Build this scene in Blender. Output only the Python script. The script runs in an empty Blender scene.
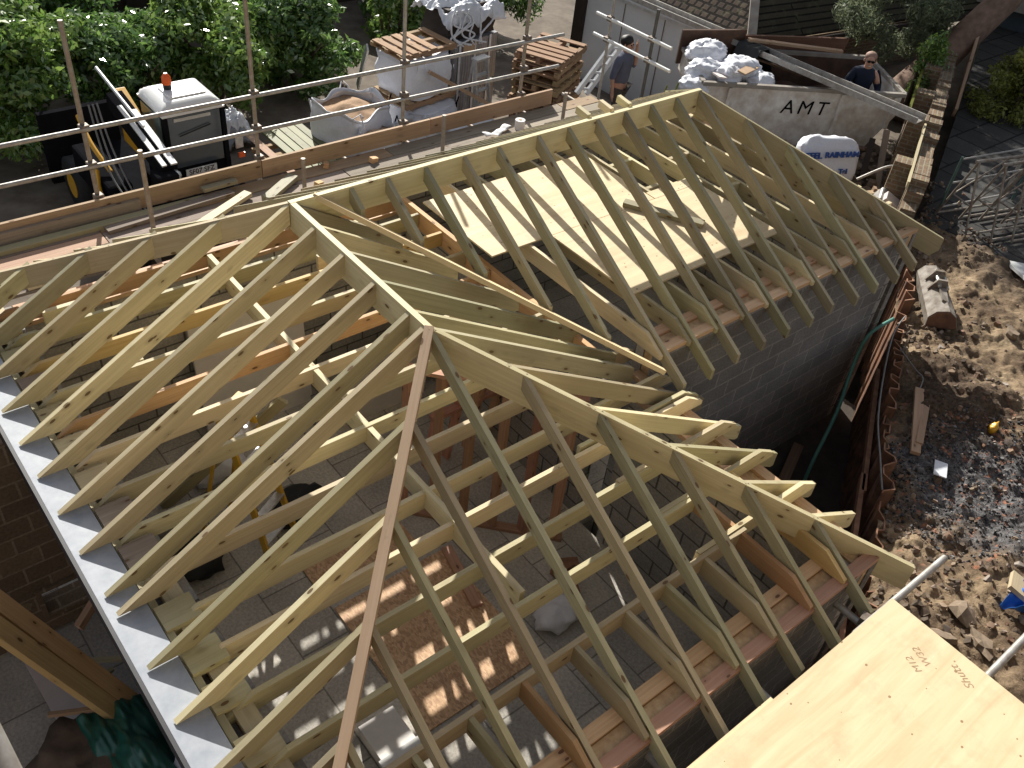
import bpy, math, random
import numpy as np
from mathutils import Vector, Matrix, noise
random.seed(7)
rng = np.random.default_rng(11)
SC = bpy.context.scene
COL = SC.collection
ZO = 3.75          # every z below is measured from the ridge; the slab of the new building is world z = 0
V = Vector

# ------------------------------------------------------------------ materials
def nt(name):
    m = bpy.data.materials.new(name); m.use_nodes = True
    n = m.node_tree; b = n.nodes['Principled BSDF']
    return m, n, b
def N(n, t, **kw):
    x = n.nodes.new(t)
    for k, v in kw.items():
        if k.startswith('_'): setattr(x, k[1:], v)
        else: x.inputs[k.replace('__', ' ')].default_value = v
    return x
def L(n, a, b): n.links.new(a, b)
def ramp(n, fac, stops):
    r = n.nodes.new('ShaderNodeValToRGB'); e = r.color_ramp.elements
    while len(e) < len(stops): e.new(0.5)
    for i, (p, c) in enumerate(stops):
        e[i].position = p; e[i].color = (c[0], c[1], c[2], 1)
    L(n, fac, r.inputs[0]); return r.outputs[0]
def mix(n, f, a, b, mode='MIX'):
    x = n.nodes.new('ShaderNodeMix'); x.data_type = 'RGBA'; x.blend_type = mode
    for s, v in ((0, f), (6, a), (7, b)):
        if hasattr(v, 'links'): L(n, v, x.inputs[s])
        elif isinstance(v, (int, float)): x.inputs[s].default_value = v
        else: x.inputs[s].default_value = (*v, 1) if len(v) == 3 else v
    return x.outputs[2]
def math_(n, op, a, b=None, clamp=False):
    x = n.nodes.new('ShaderNodeMath'); x.operation = op; x.use_clamp = clamp
    for i, v in enumerate((a, b)):
        if v is None: continue
        if hasattr(v, 'links'): L(n, v, x.inputs[i])
        else: x.inputs[i].default_value = v
    return x.outputs[0]
def uvmap(n, sx, sy):
    t = n.nodes.new('ShaderNodeTexCoord'); m = n.nodes.new('ShaderNodeMapping')
    m.inputs['Scale'].default_value = (sx, sy, 1); L(n, t.outputs['UV'], m.inputs['Vector']); return m.outputs[0]
def objmap(n, s=(1, 1, 1)):
    g = n.nodes.new('ShaderNodeNewGeometry'); m = n.nodes.new('ShaderNodeMapping')
    m.inputs['Scale'].default_value = s; L(n, g.outputs['Position'], m.inputs['Vector']); return m.outputs[0]
def noise_(n, vec, scale, detail=4, rough=.55, dist=0):
    x = N(n, 'ShaderNodeTexNoise', Scale=scale, Detail=detail, Roughness=rough, Distortion=dist)
    L(n, vec, x.inputs['Vector']); return x.outputs['Fac']
def bump(n, b, h, strength=.3, dist=.01):
    x = N(n, 'ShaderNodeBump', Strength=strength, Distance=dist); L(n, h, x.inputs['Height']); L(n, x.outputs[0], b.inputs['Normal'])

def wood(name, base, dark, knot=(.12, .06, .025), rough=.62, stain=None, knots=True, gs=34., stainamt=.45, knotsize=.17):
    m, n, b = nt(name)
    uv = uvmap(n, 1, 1)
    g = noise_(n, uvmap(n, .8, gs * 1.4), 1.0, 6, .7, .2)
    c = ramp(n, g, [(.32, dark), (.5, [(x * .55 + y * .45) for x, y in zip(base, dark)]), (.68, base)])
    big = noise_(n, uvmap(n, .9, 4.5), 1.0, 3)
    c = mix(n, math_(n, 'MULTIPLY', math_(n, 'SUBTRACT', big, .38, True), 1.4, True), c, [x * .72 for x in dark])
    if stain:
        s = noise_(n, uvmap(n, .45, 1.3), 1.7, 2)
        c = mix(n, math_(n, 'MULTIPLY', math_(n, 'SUBTRACT', s, .42, True), stainamt * 8, True), c, mix(n, .5, c, stain))
    sm_ = noise_(n, uvmap(n, 3.2, 14), 1, 5, .75)
    c = mix(n, math_(n, 'MULTIPLY', math_(n, 'SUBTRACT', sm_, .60, True), 3.2, True), c, [x * .48 for x in dark])
    oi = n.nodes.new('ShaderNodeObjectInfo')
    v = math_(n, 'ADD', math_(n, 'MULTIPLY', oi.outputs['Random'], .48), .74)
    hv = N(n, 'ShaderNodeHueSaturation'); L(n, v, hv.inputs['Value']); L(n, c, hv.inputs['Color'])
    hue = math_(n, 'ADD', math_(n, 'MULTIPLY', math_(n, 'FRACT', math_(n, 'MULTIPLY', oi.outputs['Random'], 7.31)), .03), .485)
    L(n, hue, hv.inputs['Hue']); c = hv.outputs[0]
    if knots:
        vo = N(n, 'ShaderNodeTexVoronoi', Scale=1.0, Randomness=1.0); L(n, uvmap(n, 6.5, 15.), vo.inputs['Vector'])
        k = math_(n, 'LESS_THAN', vo.outputs['Distance'], knotsize)
        cs = N(n, 'ShaderNodeSeparateColor'); L(n, vo.outputs['Color'], cs.inputs[0])
        k = math_(n, 'MULTIPLY', k, math_(n, 'GREATER_THAN', cs.outputs[0], .70))
        ring = math_(n, 'MULTIPLY', math_(n, 'SUBTRACT', knotsize * 2.6, vo.outputs['Distance'], True), 1.6, True)
        ring = math_(n, 'MULTIPLY', ring, math_(n, 'GREATER_THAN', cs.outputs[0], .70))
        c = mix(n, ring, c, [x * .6 for x in dark]); c = mix(n, math_(n, 'MULTIPLY', k, .85), c, knot)
    L(n, c, b.inputs['Base Color']); b.inputs['Roughness'].default_value = rough
    b.inputs['Specular IOR Level'].default_value = .25
    bump(n, b, g, .25, .004)
    return m
MT = {}
MT['pine'] = wood('treated_pine', (.545, .475, .305), (.40, .34, .205), stain=(.33, .295, .18))
MT['pine_green'] = wood('green_treated_pine', (.43, .39, .26), (.31, .275, .175), stain=(.255, .245, .16))
MT['pine_fresh'] = wood('fresh_pine', (.69, .61, .40), (.55, .46, .28), stain=(.54, .43, .25), stainamt=.25)
MT['pine_orange'] = wood('orange_pine', (.66, .46, .24), (.50, .31, .14), stain=(.50, .29, .12), knot=(.10, .04, .015))
MT['pine_pink'] = wood('untreated_pink_pine', (.66, .44, .29), (.50, .30, .185), knot=(.14, .06, .04))
MT['pine_tan'] = wood('tan_pine', (.72, .55, .36), (.60, .435, .27), knot=(.16, .08, .05))
MT['pine_red'] = wood('reddish_stud', (.56, .33, .22), (.42, .22, .14), knot=(.08, .03, .02))
MT['board_old'] = wood('weathered_board', (.40, .33, .27), (.24, .19, .15), stain=(.20, .17, .13), knots=True, rough=.8)
MT['board_tan'] = wood('tan_board', (.47, .33, .22), (.34, .22, .14), stain=(.30, .22, .13), rough=.75)
MT['board_wet'] = wood('brown_board', (.20, .12, .08), (.11, .06, .035), rough=.6)
MT['pine_moss'] = wood('mossy_plank_wood', (.26, .26, .14), (.17, .165, .085))
MT['pallet'] = wood('pallet_wood', (.44, .29, .17), (.27, .17, .095), rough=.8)

def ply():
    m, n, b = nt('plywood_face')
    g = noise_(n, uvmap(n, .8, 9), 1.2, 5, .6, .8)
    c = ramp(n, g, [(.25, (.57, .445, .27)), (.5, (.67, .545, .345)), (.75, (.74, .62, .41))])
    s = noise_(n, uvmap(n, 2.2, 2.2), 1, 6, .7)
    c = mix(n, math_(n, 'MULTIPLY', math_(n, 'SUBTRACT', s, .53, True), 2.6, True), c, (.50, .34, .21))
    s3 = noise_(n, uvmap(n, .7, .9), 1, 6, .75)
    c = mix(n, math_(n, 'MULTIPLY', math_(n, 'SUBTRACT', s3, .60, True), 4.5, True), c, (.36, .29, .23))
    sc2 = noise_(n, uvmap(n, 1.5, 60), 1, 3, .5)
    c = mix(n, math_(n, 'MULTIPLY', math_(n, 'SUBTRACT', sc2, .66, True), 2., True), c, (.45, .30, .17))
    vo = N(n, 'ShaderNodeTexVoronoi', Scale=1.0); L(n, uvmap(n, 11, 13), vo.inputs['Vector'])
    cs = N(n, 'ShaderNodeSeparateColor'); L(n, vo.outputs['Color'], cs.inputs[0])
    k = math_(n, 'LESS_THAN', vo.outputs['Distance'], math_(n, 'ADD', math_(n, 'MULTIPLY', cs.outputs[1], .10), .055))
    k = math_(n, 'MULTIPLY', k, math_(n, 'GREATER_THAN', cs.outputs[0], .45))
    c = mix(n, math_(n, 'MULTIPLY', k, .85), c, (.26, .15, .08))
    L(n, c, b.inputs['Base Color']); b.inputs['Roughness'].default_value = .6; b.inputs['Specular IOR Level'].default_value = .3
    bump(n, b, g, .15, .003); return m
MT['ply'] = ply()
def osb():
    m, n, b = nt('oriented_strand_board')
    vo = N(n, 'ShaderNodeTexVoronoi', Scale=1.0); L(n, uvmap(n, 70, 32), vo.inputs['Vector'])
    cs = N(n, 'ShaderNodeSeparateColor'); L(n, vo.outputs['Color'], cs.inputs[0])
    f = math_(n, 'ADD', math_(n, 'MULTIPLY', cs.outputs[0], .6), math_(n, 'MULTIPLY', noise_(n, uvmap(n, 30, 30), 1, 5), .4))
    c = ramp(n, f, [(.2, (.42, .24, .13)), (.5, (.58, .36, .20)), (.8, (.70, .47, .28))])
    L(n, c, b.inputs['Base Color']); b.inputs['Roughness'].default_value = .6; return m
MT['osb'] = osb()
def blocks(name, c1, c2, mortar, bw=.40, bh=.203, ms=.011, rough=.9, blot=None):
    m, n, b = nt(name)
    br = N(n, 'ShaderNodeTexBrick', Scale=1.0, Mortar__Size=ms, Mortar__Smooth=.3, Bias=0, Brick__Width=bw, Row__Height=bh)
    uv = uvmap(n, 1, 1); w = N(n, 'ShaderNodeTexNoise', Scale=9., Detail=3.); L(n, uv, w.inputs['Vector'])
    wv = N(n, 'ShaderNodeVectorMath', _operation='MULTIPLY_ADD'); L(n, w.outputs['Color'], wv.inputs[0]); wv.inputs[1].default_value = (.008, .008, 0); L(n, uv, wv.inputs[2])
    L(n, wv.outputs[0], br.inputs['Vector'])
    br.inputs['Color1'].default_value = (*c1, 1); br.inputs['Color2'].default_value = (*c2, 1); br.inputs['Mortar'].default_value = (*mortar, 1)
    s = noise_(n, uv, 38, 6, .7); c = mix(n, .55, br.outputs['Color'], ramp(n, s, [(.3, (.35,) * 3), (.7, (1.35,) * 3)]), 'MULTIPLY')
    s2 = noise_(n, uv, 1.7, 3); c = mix(n, .5, c, ramp(n, s2, [(.3, (.55, .55, .55)), (.7, (1.3, 1.25, 1.2))]), 'MULTIPLY')
    if blot:
        s3 = noise_(n, uv, 5, 4, .6); c = mix(n, math_(n, 'MULTIPLY', math_(n, 'SUBTRACT', s3, .55, True), 4, True), c, blot)
    L(n, c, b.inputs['Base Color']); b.inputs['Roughness'].default_value = rough; b.inputs['Specular IOR Level'].default_value = .2
    h = math_(n, 'ADD', math_(n, 'MULTIPLY', br.outputs['Fac'], -1.), math_(n, 'MULTIPLY', s, .5)); bump(n, b, h, .6, .006)
    return m
MT['block'] = blocks('concrete_blockwork', (.235, .232, .23), (.185, .183, .185), (.33, .32, .305))
MT['block_in'] = blocks('inner_blockwork', (.40, .385, .365), (.33, .32, .305), (.13, .125, .12))
MT['block_brown'] = blocks('brown_blockwork', (.20, .145, .10), (.15, .11, .075), (.27, .215, .155), bw=.33, bh=.19)
MT['brick'] = blocks('garden_brick', (.24, .16, .105), (.18, .125, .085), (.27, .24, .18), bw=.2, bh=.068, blot=(.30, .27, .15))
MT['slab'] = blocks('floor_slabs', (.54, .51, .46), (.46, .43, .385), (.26, .245, .22), bw=.72, bh=.45, ms=.008)
MT['paving'] = blocks('shade_darkened_paving', (.085, .083, .08), (.06, .058, .056), (.025, .025, .025), bw=.55, bh=.55, ms=.02)  # dark paving, its colour lowered further to stand in for tree shade
MT['tiles'] = blocks('clay_roof_tiles', (.14, .10, .075), (.10, .075, .058), (.02, .016, .013), bw=.16, bh=.15, ms=.028, blot=(.22, .20, .12))
MT['cladding'] = blocks('dark_roof_slats', (.085, .075, .05), (.06, .055, .04), (.015, .015, .012), bw=2.2, bh=.13, ms=.02, blot=(.10, .105, .06))

def plain(name, col, rough=.6, metal=0., var=.25, scale=8., spec=.4, col2=None, bmp=0., detail=5, thr=.5, coat=0):
    m, n, b = nt(name)
    s = noise_(n, objmap(n), scale, detail, .6)
    c2 = col2 if col2 else [x * (1 - var) for x in col]
    c = ramp(n, s, [(max(0, thr - .18), col), (thr + .18, c2)])
    L(n, c, b.inputs['Base Color']); b.inputs['Roughness'].default_value = rough; b.inputs['Metallic'].default_value = metal
    b.inputs['Specular IOR Level'].default_value = spec
    if coat: b.inputs['Coat Weight'].default_value = coat
    if bmp: bump(n, b, s, bmp, .02)
    return m
MT['galv'] = plain('galvanised_tube', (.46, .45, .43), .5, .45, col2=(.30, .27, .24), scale=14)
MT['galv_old'] = plain('rusty_galvanised_tube', (.36, .33, .29), .6, .3, col2=(.27, .21, .16), scale=20)
MT['galv_dark'] = plain('dark_grey_tube', (.12, .12, .12), .55, .4)
MT['fitting'] = plain('scaffold_fitting', (.14, .115, .10), .6, .5, col2=(.25, .2, .16), scale=40)
MT['alu'] = plain('aluminium', (.66, .66, .64), .38, .7, scale=20)
MT['dirtymetal'] = plain('trestle_steel', (.33, .315, .28), .55, .3, col2=(.20, .14, .10), scale=15)
MT['greenmetal'] = plain('green_steel', (.10, .17, .15), .5, .2)
MT['soffit'] = plain('pale_grey_board', (.27, .295, .34), .45, 0, col2=(.37, .39, .43), scale=9, detail=9, bmp=.05)
MT['edge_dark'] = plain('dark_edge', (.035, .034, .04), .5)
MT['insul'] = plain('yellow_insulation', (.62, .46, .27), .9, col2=(.42, .27, .15), scale=18, bmp=.4)
MT['plaster'] = plain('white_board', (.74, .70, .66), .6, var=.1)
MT['pinkboard'] = plain('pale_pinkish_board', (.66, .58, .55), .6, var=.08)
MT['skip'] = plain('scuffed_skip_paint', (.80, .785, .74), .55, .0, col2=(.50, .43, .36), scale=5.5, bmp=.1, detail=9)
MT['skip_rust'] = plain('rusty_skip_inside', (.115, .062, .04), .85, .0, col2=(.06, .035, .025), scale=6, bmp=.3)
MT['rust'] = plain('rusty_steel', (.26, .13, .075), .8, .1, col2=(.085, .05, .038), scale=6, bmp=.2)
MT['rust_edge'] = plain('orange_steel_edge', (.34, .18, .105), .75, .0, col2=(.18, .085, .05), scale=10)
MT['bucketpaint'] = plain('chipped_cream_paint', (.30, .27, .23), .6, .0, col2=(.10, .07, .05), scale=9, thr=.52, detail=9)
MT['black'] = plain('black_rubber', (.02, .02, .021), .7)
MT['blackpaint'] = plain('black_paint', (.014, .014, .016), .9, spec=.0)
MT['blackplastic'] = plain('black_cloth', (.02, .021, .022), .75, bmp=.3)
MT['white'] = plain('white_paint', (.78, .78, .76), .35, var=.06, coat=.3)
MT['whitewall'] = plain('pale_grey_painted_wall', (.80, .81, .82), .7, col2=(.72, .73, .74), scale=1.5)
MT['yellow'] = plain('yellow_paint', (.75, .40, .03), .4, var=.2, coat=.2)
MT['yellow_frp'] = plain('yellow_fibreglass', (.70, .42, .05), .5, var=.15)
MT['orange'] = plain('orange_lens', (.85, .13, .02), .25, var=.1)
MT['glass'] = plain('dark_glass', (.07, .085, .10), .08, spec=.8, var=.1)
MT['glass_pale'] = plain('pale_side_glass', (.22, .28, .26), .12, spec=.7, var=.2)
MT['tarp_green'] = plain('green_tarpaulin', (.02, .12, .088), .28, var=.2, spec=.7)
MT['blue'] = plain('blue_plastic', (.02, .13, .50), .35, var=.2)
MT['bag_white'] = plain('woven_bag', (.74, .75, .80), .55, var=.1, scale=30)
MT['film'] = plain('plastic_film', (.70, .72, .76), .38, var=.2, spec=.6, scale=12)
MT['film_grey'] = plain('wrapped_slate', (.27, .275, .30), .3, var=.3, spec=.7, scale=8)
MT['sand'] = plain('builders_sand', (.40, .26, .16), .95, var=.3, scale=30, bmp=.3)
MT['paper'] = plain('cardboard', (.48, .33, .21), .8, var=.2)
MT['pinkwrap'] = plain('pink_wrap', (.68, .52, .58), .5, var=.2)
MT['hose'] = plain('green_hose', (.10, .27, .22), .4, var=.1)
MT['cable'] = plain('grey_cable', (.22, .215, .21), .5)
MT['skin'] = plain('skin', (.52, .29, .20), .55, var=.08, spec=.35)
MT['hair'] = plain('dark_hair', (.018, .014, .012), .6, scale=90)
MT['hair_grey'] = plain('short_grey_hair', (.36, .22, .165), .7, scale=90)
MT['greyshirt'] = plain('blue_grey_shirt', (.13, .14, .19), .85, var=.2)
MT['darktrouser'] = plain('grey_trousers', (.075, .068, .06), .85, var=.2)
MT['navy'] = plain('navy_fleece', (.012, .018, .04), .85, var=.2)
MT['trim_white'] = plain('white_trim', (.75, .76, .78), .6)
MT['conc'] = plain('old_concrete', (.33, .30, .26), .85, col2=(.24, .21, .18), scale=6, bmp=.3)
MT['bark'] = plain('tree_bark', (.26, .165, .12), .9, col2=(.14, .09, .065), scale=7, bmp=.8)
MT['bush_stem'] = plain('shrub_stem', (.10, .075, .05), .9)
MT['dark'] = plain('dark_timber', (.05, .035, .028), .8, var=.3)
MT['brownply'] = wood('brown_sheet', (.17, .10, .062), (.11, .062, .038), rough=.7, knots=False)
MT['blue_print'] = plain('blue_print', (.03, .09, .33), .6)
MT['pencil'] = plain('pencil_marks', (.40, .28, .17), .8)
MT['sack'] = plain('brown_sacking', (.15, .105, .075), .9, var=.35, scale=9, bmp=.4)
MT['tissue'] = plain('white_paper', (.80, .78, .76), .7, var=.05)

def leafmat(name, a, b_, rough=.32, spec=.6):
    m, n, b = nt(name)
    g = n.nodes.new('ShaderNodeNewGeometry')
    c = ramp(n, g.outputs['Random Per Island'], [(0, a), (.5, [(x + y) / 2 for x, y in zip(a, b_)]), (1, b_)])
    L(n, c, b.inputs['Base Color']); b.inputs['Roughness'].default_value = rough; b.inputs['Specular IOR Level'].default_value = spec
    tr = N(n, 'ShaderNodeBsdfTranslucent'); L(n, c, tr.inputs['Color'])
    ms = N(n, 'ShaderNodeMixShader'); ms.inputs[0].default_value = .4
    L(n, b.outputs[0], ms.inputs[1]); L(n, tr.outputs[0], ms.inputs[2]); L(n, ms.outputs[0], n.nodes['Material Output'].inputs[0]); return m
MT['laurel'] = leafmat('glossy_laurel_leaf', (.05, .12, .03), (.20, .32, .085), .17, 1.)
MT['laurel2'] = leafmat('bright_laurel_leaf', (.09, .19, .04), (.27, .38, .09), .17, 1.)
MT['conifer'] = leafmat('dull_green_leaf', (.10, .13, .08), (.22, .25, .14), .6, .3)
MT['goldbush'] = leafmat('yellow_green_leaf', (.14, .16, .03), (.30, .32, .07), .4, .5)

def soilmat():
    m, n, b = nt('rubbly_soil')
    P = objmap(n)
    s1 = noise_(n, P, 2.2, 8, .62); s2 = noise_(n, P, 26, 6, .7)
    c = ramp(n, s1, [(.32, (.075, .05, .034)), (.46, (.155, .108, .07)), (.6, (.28, .205, .13)), (.78, (.42, .325, .215))])
    c = mix(n, .6, c, ramp(n, s2, [(.3, (.4,) * 3), (.65, (1.35,) * 3)]), 'MULTIPLY')
    g = n.nodes.new('ShaderNodeNewGeometry')
    def blob(x, y, r, dist=.9):
        d = N(n, 'ShaderNodeVectorMath', _operation='DISTANCE'); L(n, g.outputs['Position'], d.inputs[0]); d.inputs[1].default_value = (x, y, ZO - 2.45)
        f = math_(n, 'SUBTRACT', 1., math_(n, 'DIVIDE', d.outputs['Value'], r))
        f = math_(n, 'ADD', f, math_(n, 'MULTIPLY', math_(n, 'SUBTRACT', noise_(n, P, 3.2, 6, .7), .5), dist * 2))
        return math_(n, 'MULTIPLY', f, 2.2, True)
    ash = ramp(n, noise_(n, P, 15, 8, .8), [(.34, (.025, .024, .026)), (.48, (.085, .08, .08)), (.6, (.19, .185, .185)), (.74, (.36, .35, .34))])
    c = mix(n, blob(4.95, -4.05, 1.0), c, ash)
    dk = ramp(n, s2, [(.35, (.025, .018, .014)), (.7, (.12, .08, .055))])
    c = mix(n, math_(n, 'MULTIPLY', blob(5.8, -3.25, .85), .85), c, dk)
    c = mix(n, math_(n, 'MULTIPLY', blob(9.4, -2.2, 1.2), .6), c, (.10, .075, .055))
    br = math_(n, 'MULTIPLY', math_(n, 'SUBTRACT', noise_(n, P, 11, 3, .5), .60, True), 9, True)
    c = mix(n, math_(n, 'MULTIPLY', br, blob(4.8, -4.0, 1.7)), c, (.34, .15, .09))
    L(n, c, b.inputs['Base Color']); b.inputs['Roughness'].default_value = .95; b.inputs['Specular IOR Level'].default_value = .15
    bump(n, b, math_(n, 'ADD', s2, s1), .7, .03); return m
MT['soil'] = soilmat()
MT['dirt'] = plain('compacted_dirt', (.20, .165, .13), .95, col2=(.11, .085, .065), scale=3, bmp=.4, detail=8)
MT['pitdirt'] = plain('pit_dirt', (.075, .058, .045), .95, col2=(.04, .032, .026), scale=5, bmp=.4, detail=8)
def stonemat():
    m, n, b = nt('broken_stone')
    g = n.nodes.new('ShaderNodeNewGeometry')
    c = ramp(n, g.outputs['Random Per Island'], [(0, (.07, .05, .035)), (.45, (.16, .115, .08)), (.75, (.30, .225, .155)), (.88, (.22, .13, .085)), (1, (.33, .29, .25))])
    c = mix(n, .6, c, ramp(n, noise_(n, objmap(n), 22, 5, .7), [(.3, (.5,) * 3), (.7, (1.25,) * 3)]), 'MULTIPLY')
    L(n, c, b.inputs['Base Color']); b.inputs['Roughness'].default_value = .9; return m
MT['stone'] = stonemat()
def ashmat():
    m, n, b = nt('charred_rubble')
    g = n.nodes.new('ShaderNodeNewGeometry')
    c = ramp(n, g.outputs['Random Per Island'], [(0, (.015, .015, .017)), (.45, (.05, .048, .05)), (.7, (.11, .105, .105)), (.92, (.21, .20, .195)), (.96, (.30, .15, .10)), (1, (.36, .2, .13))])
    L(n, c, b.inputs['Base Color']); b.inputs['Roughness'].default_value = .9; return m
MT['ash'] = ashmat()

# ------------------------------------------------------------------ mesh building
class MB:
    """collects shapes (points in ridge-relative coordinates) into one mesh"""
    def __init__(s): s.v = []; s.f = []; s.uv = []; s.sm = []
    def add(s, verts, faces, axis=None, smooth=False, off=None):
        k = len(s.v); s.v += [V(p) for p in verts]
        if off is None: off = (random.uniform(0, 40), random.uniform(0, 40))
        for f in faces:
            pts = [V(verts[i]) for i in f]
            nrm = V((0, 0, 0))
            for i in range(len(pts)): nrm += (pts[i] - pts[0]).cross(pts[(i + 1) % len(pts)] - pts[0])
            nrm = nrm.normalized() if nrm.length > 1e-12 else V((0, 0, 1))
            a = V(axis).normalized() if axis is not None else None
            if a is None or abs(nrm.dot(a)) > .9:
                a = V((1, 0, 0)) if abs(nrm.x) < .8 else V((0, 1, 0))
            a = (a - nrm * a.dot(nrm)).normalized(); w = nrm.cross(a)
            if w.z < -.01 or (abs(w.z) < .01 and w.y < 0): w = -w
            s.f.append([i + k for i in f]); s.uv.append([(p.dot(a) + off[0], p.dot(w) + off[1]) for p in pts]); s.sm.append(smooth)
        return s
    def hexa(s, b4, t4, axis=None, off=None):
        return s.add(list(b4) + list(t4), [(3, 2, 1, 0), (4, 5, 6, 7), (0, 1, 5, 4), (1, 2, 6, 5), (2, 3, 7, 6), (3, 0, 4, 7)], axis, off=off)
    def box(s, x0, x1, y0, y1, z0, z1, axis=None, off=None):
        if axis is None:
            d = (x1 - x0, y1 - y0, z1 - z0); axis = [(1, 0, 0), (0, 1, 0), (0, 0, 1)][d.index(max(d))]
        return s.hexa([(x0, y0, z0), (x1, y0, z0), (x1, y1, z0), (x0, y1, z0)], [(x0, y0, z1), (x1, y0, z1), (x1, y1, z1), (x0, y1, z1)], axis, off)
    def obox(s, c, half, rot, axis_i=0, off=None):
        """oriented box: rot is a 3x3 Matrix"""
        c = V(c); P = [c + rot @ V((sx * half[0], sy * half[1], sz * half[2])) for sz in (-1, 1) for sx, sy in ((-1, -1), (1, -1), (1, 1), (-1, 1))]
        return s.hexa(P[:4], P[4:], rot.col[axis_i], off)
    def beam(s, p0, p1, w, h, up=(0, 0, 1), roll=0):
        """board from p0 to p1 (centre line), w across, h along 'up'"""
        p0, p1 = V(p0), V(p1); d = (p1 - p0).normalized(); r = d.cross(V(up)).normalized(); u = r.cross(d)
        if roll: q = Matrix.Rotation(roll, 3, d); r = q @ r; u = q @ u
        a = [p0 + r * (sx * w / 2) + u * (sz * h / 2) for sx, sz in ((-1, -1), (1, -1), (1, 1), (-1, 1))]
        b = [p + (p1 - p0) for p in a]
        return s.hexa(a, b, d)
    def prism(s, poly, vec, axis=None):
        poly = [V(p) for p in poly]; n = len(poly); q = [p + V(vec) for p in poly]
        return s.add(poly + q, [tuple(range(n))[::-1], tuple(range(n, 2 * n))] + [(i, (i + 1) % n, n + (i + 1) % n, n + i) for i in range(n)], axis)
    def tube(s, pts, r, n=10, caps=True, smooth=True):
        pts = [V(p) for p in pts]; rr = r if isinstance(r, (list, tuple)) else [r] * len(pts)
        verts = []; prev = None
        for i, p in enumerate(pts):
            d = (pts[min(i + 1, len(pts) - 1)] - pts[max(i - 1, 0)]).normalized()
            if prev is None: x = d.orthogonal().normalized()
            else: x = (prev - d * prev.dot(d)).normalized()
            prev = x; y = d.cross(x)
            verts += [p + (x * math.cos(2 * math.pi * k / n) + y * math.sin(2 * math.pi * k / n)) * rr[i] for k in range(n)]
        fs = [(i * n + k, i * n + (k + 1) % n, (i + 1) * n + (k + 1) % n, (i + 1) * n + k) for i in range(len(pts) - 1) for k in range(n)]
        s.add(verts, fs, pts[-1] - pts[0], smooth)
        if caps: s.add(verts[:n], [tuple(range(n))[::-1]]); s.add(verts[-n:], [tuple(range(n))])
        return s
    def pipe(s, p0, p1, r, n=12, wall=.25):
        """open ended scaffold tube with a dark bore"""
        p0, p1 = V(p0), V(p1); d = (p1 - p0).normalized(); s.tube([p0, p1], r, n, caps=False)
        s.tube([p0 + d * .001, p0 + d * .06], r * (1 - wall), n, caps=True); s.tube([p1 - d * .06, p1 - d * .001], r * (1 - wall), n, caps=True)
        x = d.orthogonal().normalized(); y = d.cross(x)
        for p in (p0, p1):
            o = [p + (x * math.cos(2 * math.pi * k / n) + y * math.sin(2 * math.pi * k / n)) * r for k in range(n)]
            i_ = [p + (x * math.cos(2 * math.pi * k / n) + y * math.sin(2 * math.pi * k / n)) * r * (1 - wall) for k in range(n)]
            s.add(o + i_, [(k, (k + 1) % n, n + (k + 1) % n, n + k) for k in range(n)])
        return s
    def ball(s, c, r, seg=12, rings=8, sc=(1, 1, 1), jit=0, rot=None, seed=0, smooth=True):
        c = V(c); vs = []
        for i in range(rings + 1):
            th = math.pi * i / rings
            for k in range(seg):
                ph = 2 * math.pi * k / seg
                p = V((math.sin(th) * math.cos(ph), math.sin(th) * math.sin(ph), math.cos(th)))
                if jit: p = p * (1 + jit * noise.noise(p * 1.8 + V((seed, seed * 2, 0))))
                p = V((p.x * sc[0], p.y * sc[1], p.z * sc[2])) * r
                if rot: p = rot @ p
                vs.append(c + p)
        fs = [(i * seg + k, (i + 1) * seg + k, (i + 1) * seg + (k + 1) % seg, i * seg + (k + 1) % seg) for i in range(rings) for k in range(seg)]
        return s.add(vs, fs, None, smooth)
    def grid(s, fn, nu, nv, smooth=True, axis=None):
        vs = [fn(u / nu, v / nv) for v in range(nv + 1) for u in range(nu + 1)]
        fs = [(v * (nu + 1) + u, v * (nu + 1) + u + 1, (v + 1) * (nu + 1) + u + 1, (v + 1) * (nu + 1) + u) for v in range(nv) for u in range(nu)]
        return s.add(vs, fs, axis, smooth)
    def build(s, name, mat, parent=None, loc=None, bevel=0, solid=0, label=None):
        me = bpy.data.meshes.new(name)
        o = bpy.data.objects.new(name, me); COL.objects.link(o)
        if parent is not None:
            base = V(parent.get('_w', (0, 0, 0))); o.parent = parent; o['_w'] = tuple(base)
        else:
            if loc is None:
                xs = [p.x for p in s.v]; ys = [p.y for p in s.v]; loc = ((min(xs) + max(xs)) / 2, (min(ys) + max(ys)) / 2, min(p.z for p in s.v))
            base = V((loc[0], loc[1], loc[2] + ZO)); o.location = base; o['_w'] = tuple(base)
        sh = V((0, 0, ZO)) - base
        me.from_pydata([tuple(p + sh) for p in s.v], [], s.f)
        uvl = me.uv_layers.new(name='UVMap')
        flat = [c for f in s.uv for p in f for c in p]; uvl.data.foreach_set('uv', flat)
        me.polygons.foreach_set('use_smooth', s.sm)
        me.materials.append(MT[mat] if isinstance(mat, str) else mat); me.update()
        if bevel:
            b = o.modifiers.new('bevel', 'BEVEL'); b.width = bevel; b.segments = 2; b.limit_method = 'ANGLE'
        if solid:
            b = o.modifiers.new('solid', 'SOLIDIFY'); b.thickness = solid; b.offset = 0
        if label: o['label'] = label
        return o
def thing(name, label, cat, loc, group=None):
    o = bpy.data.objects.new(name, None); COL.objects.link(o); o.empty_display_size = .2
    o.location = (loc[0], loc[1], loc[2] + ZO); o['_w'] = tuple(o.location)
    o['label'] = label; o['category'] = cat
    if group: o['group'] = group
    return o
def tag(o, label, cat, group=None):
    o['label'] = label; o['category'] = cat
    if group: o['group'] = group
    return o
def struct(o, kind='structure'): o['kind'] = kind; return o
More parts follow.
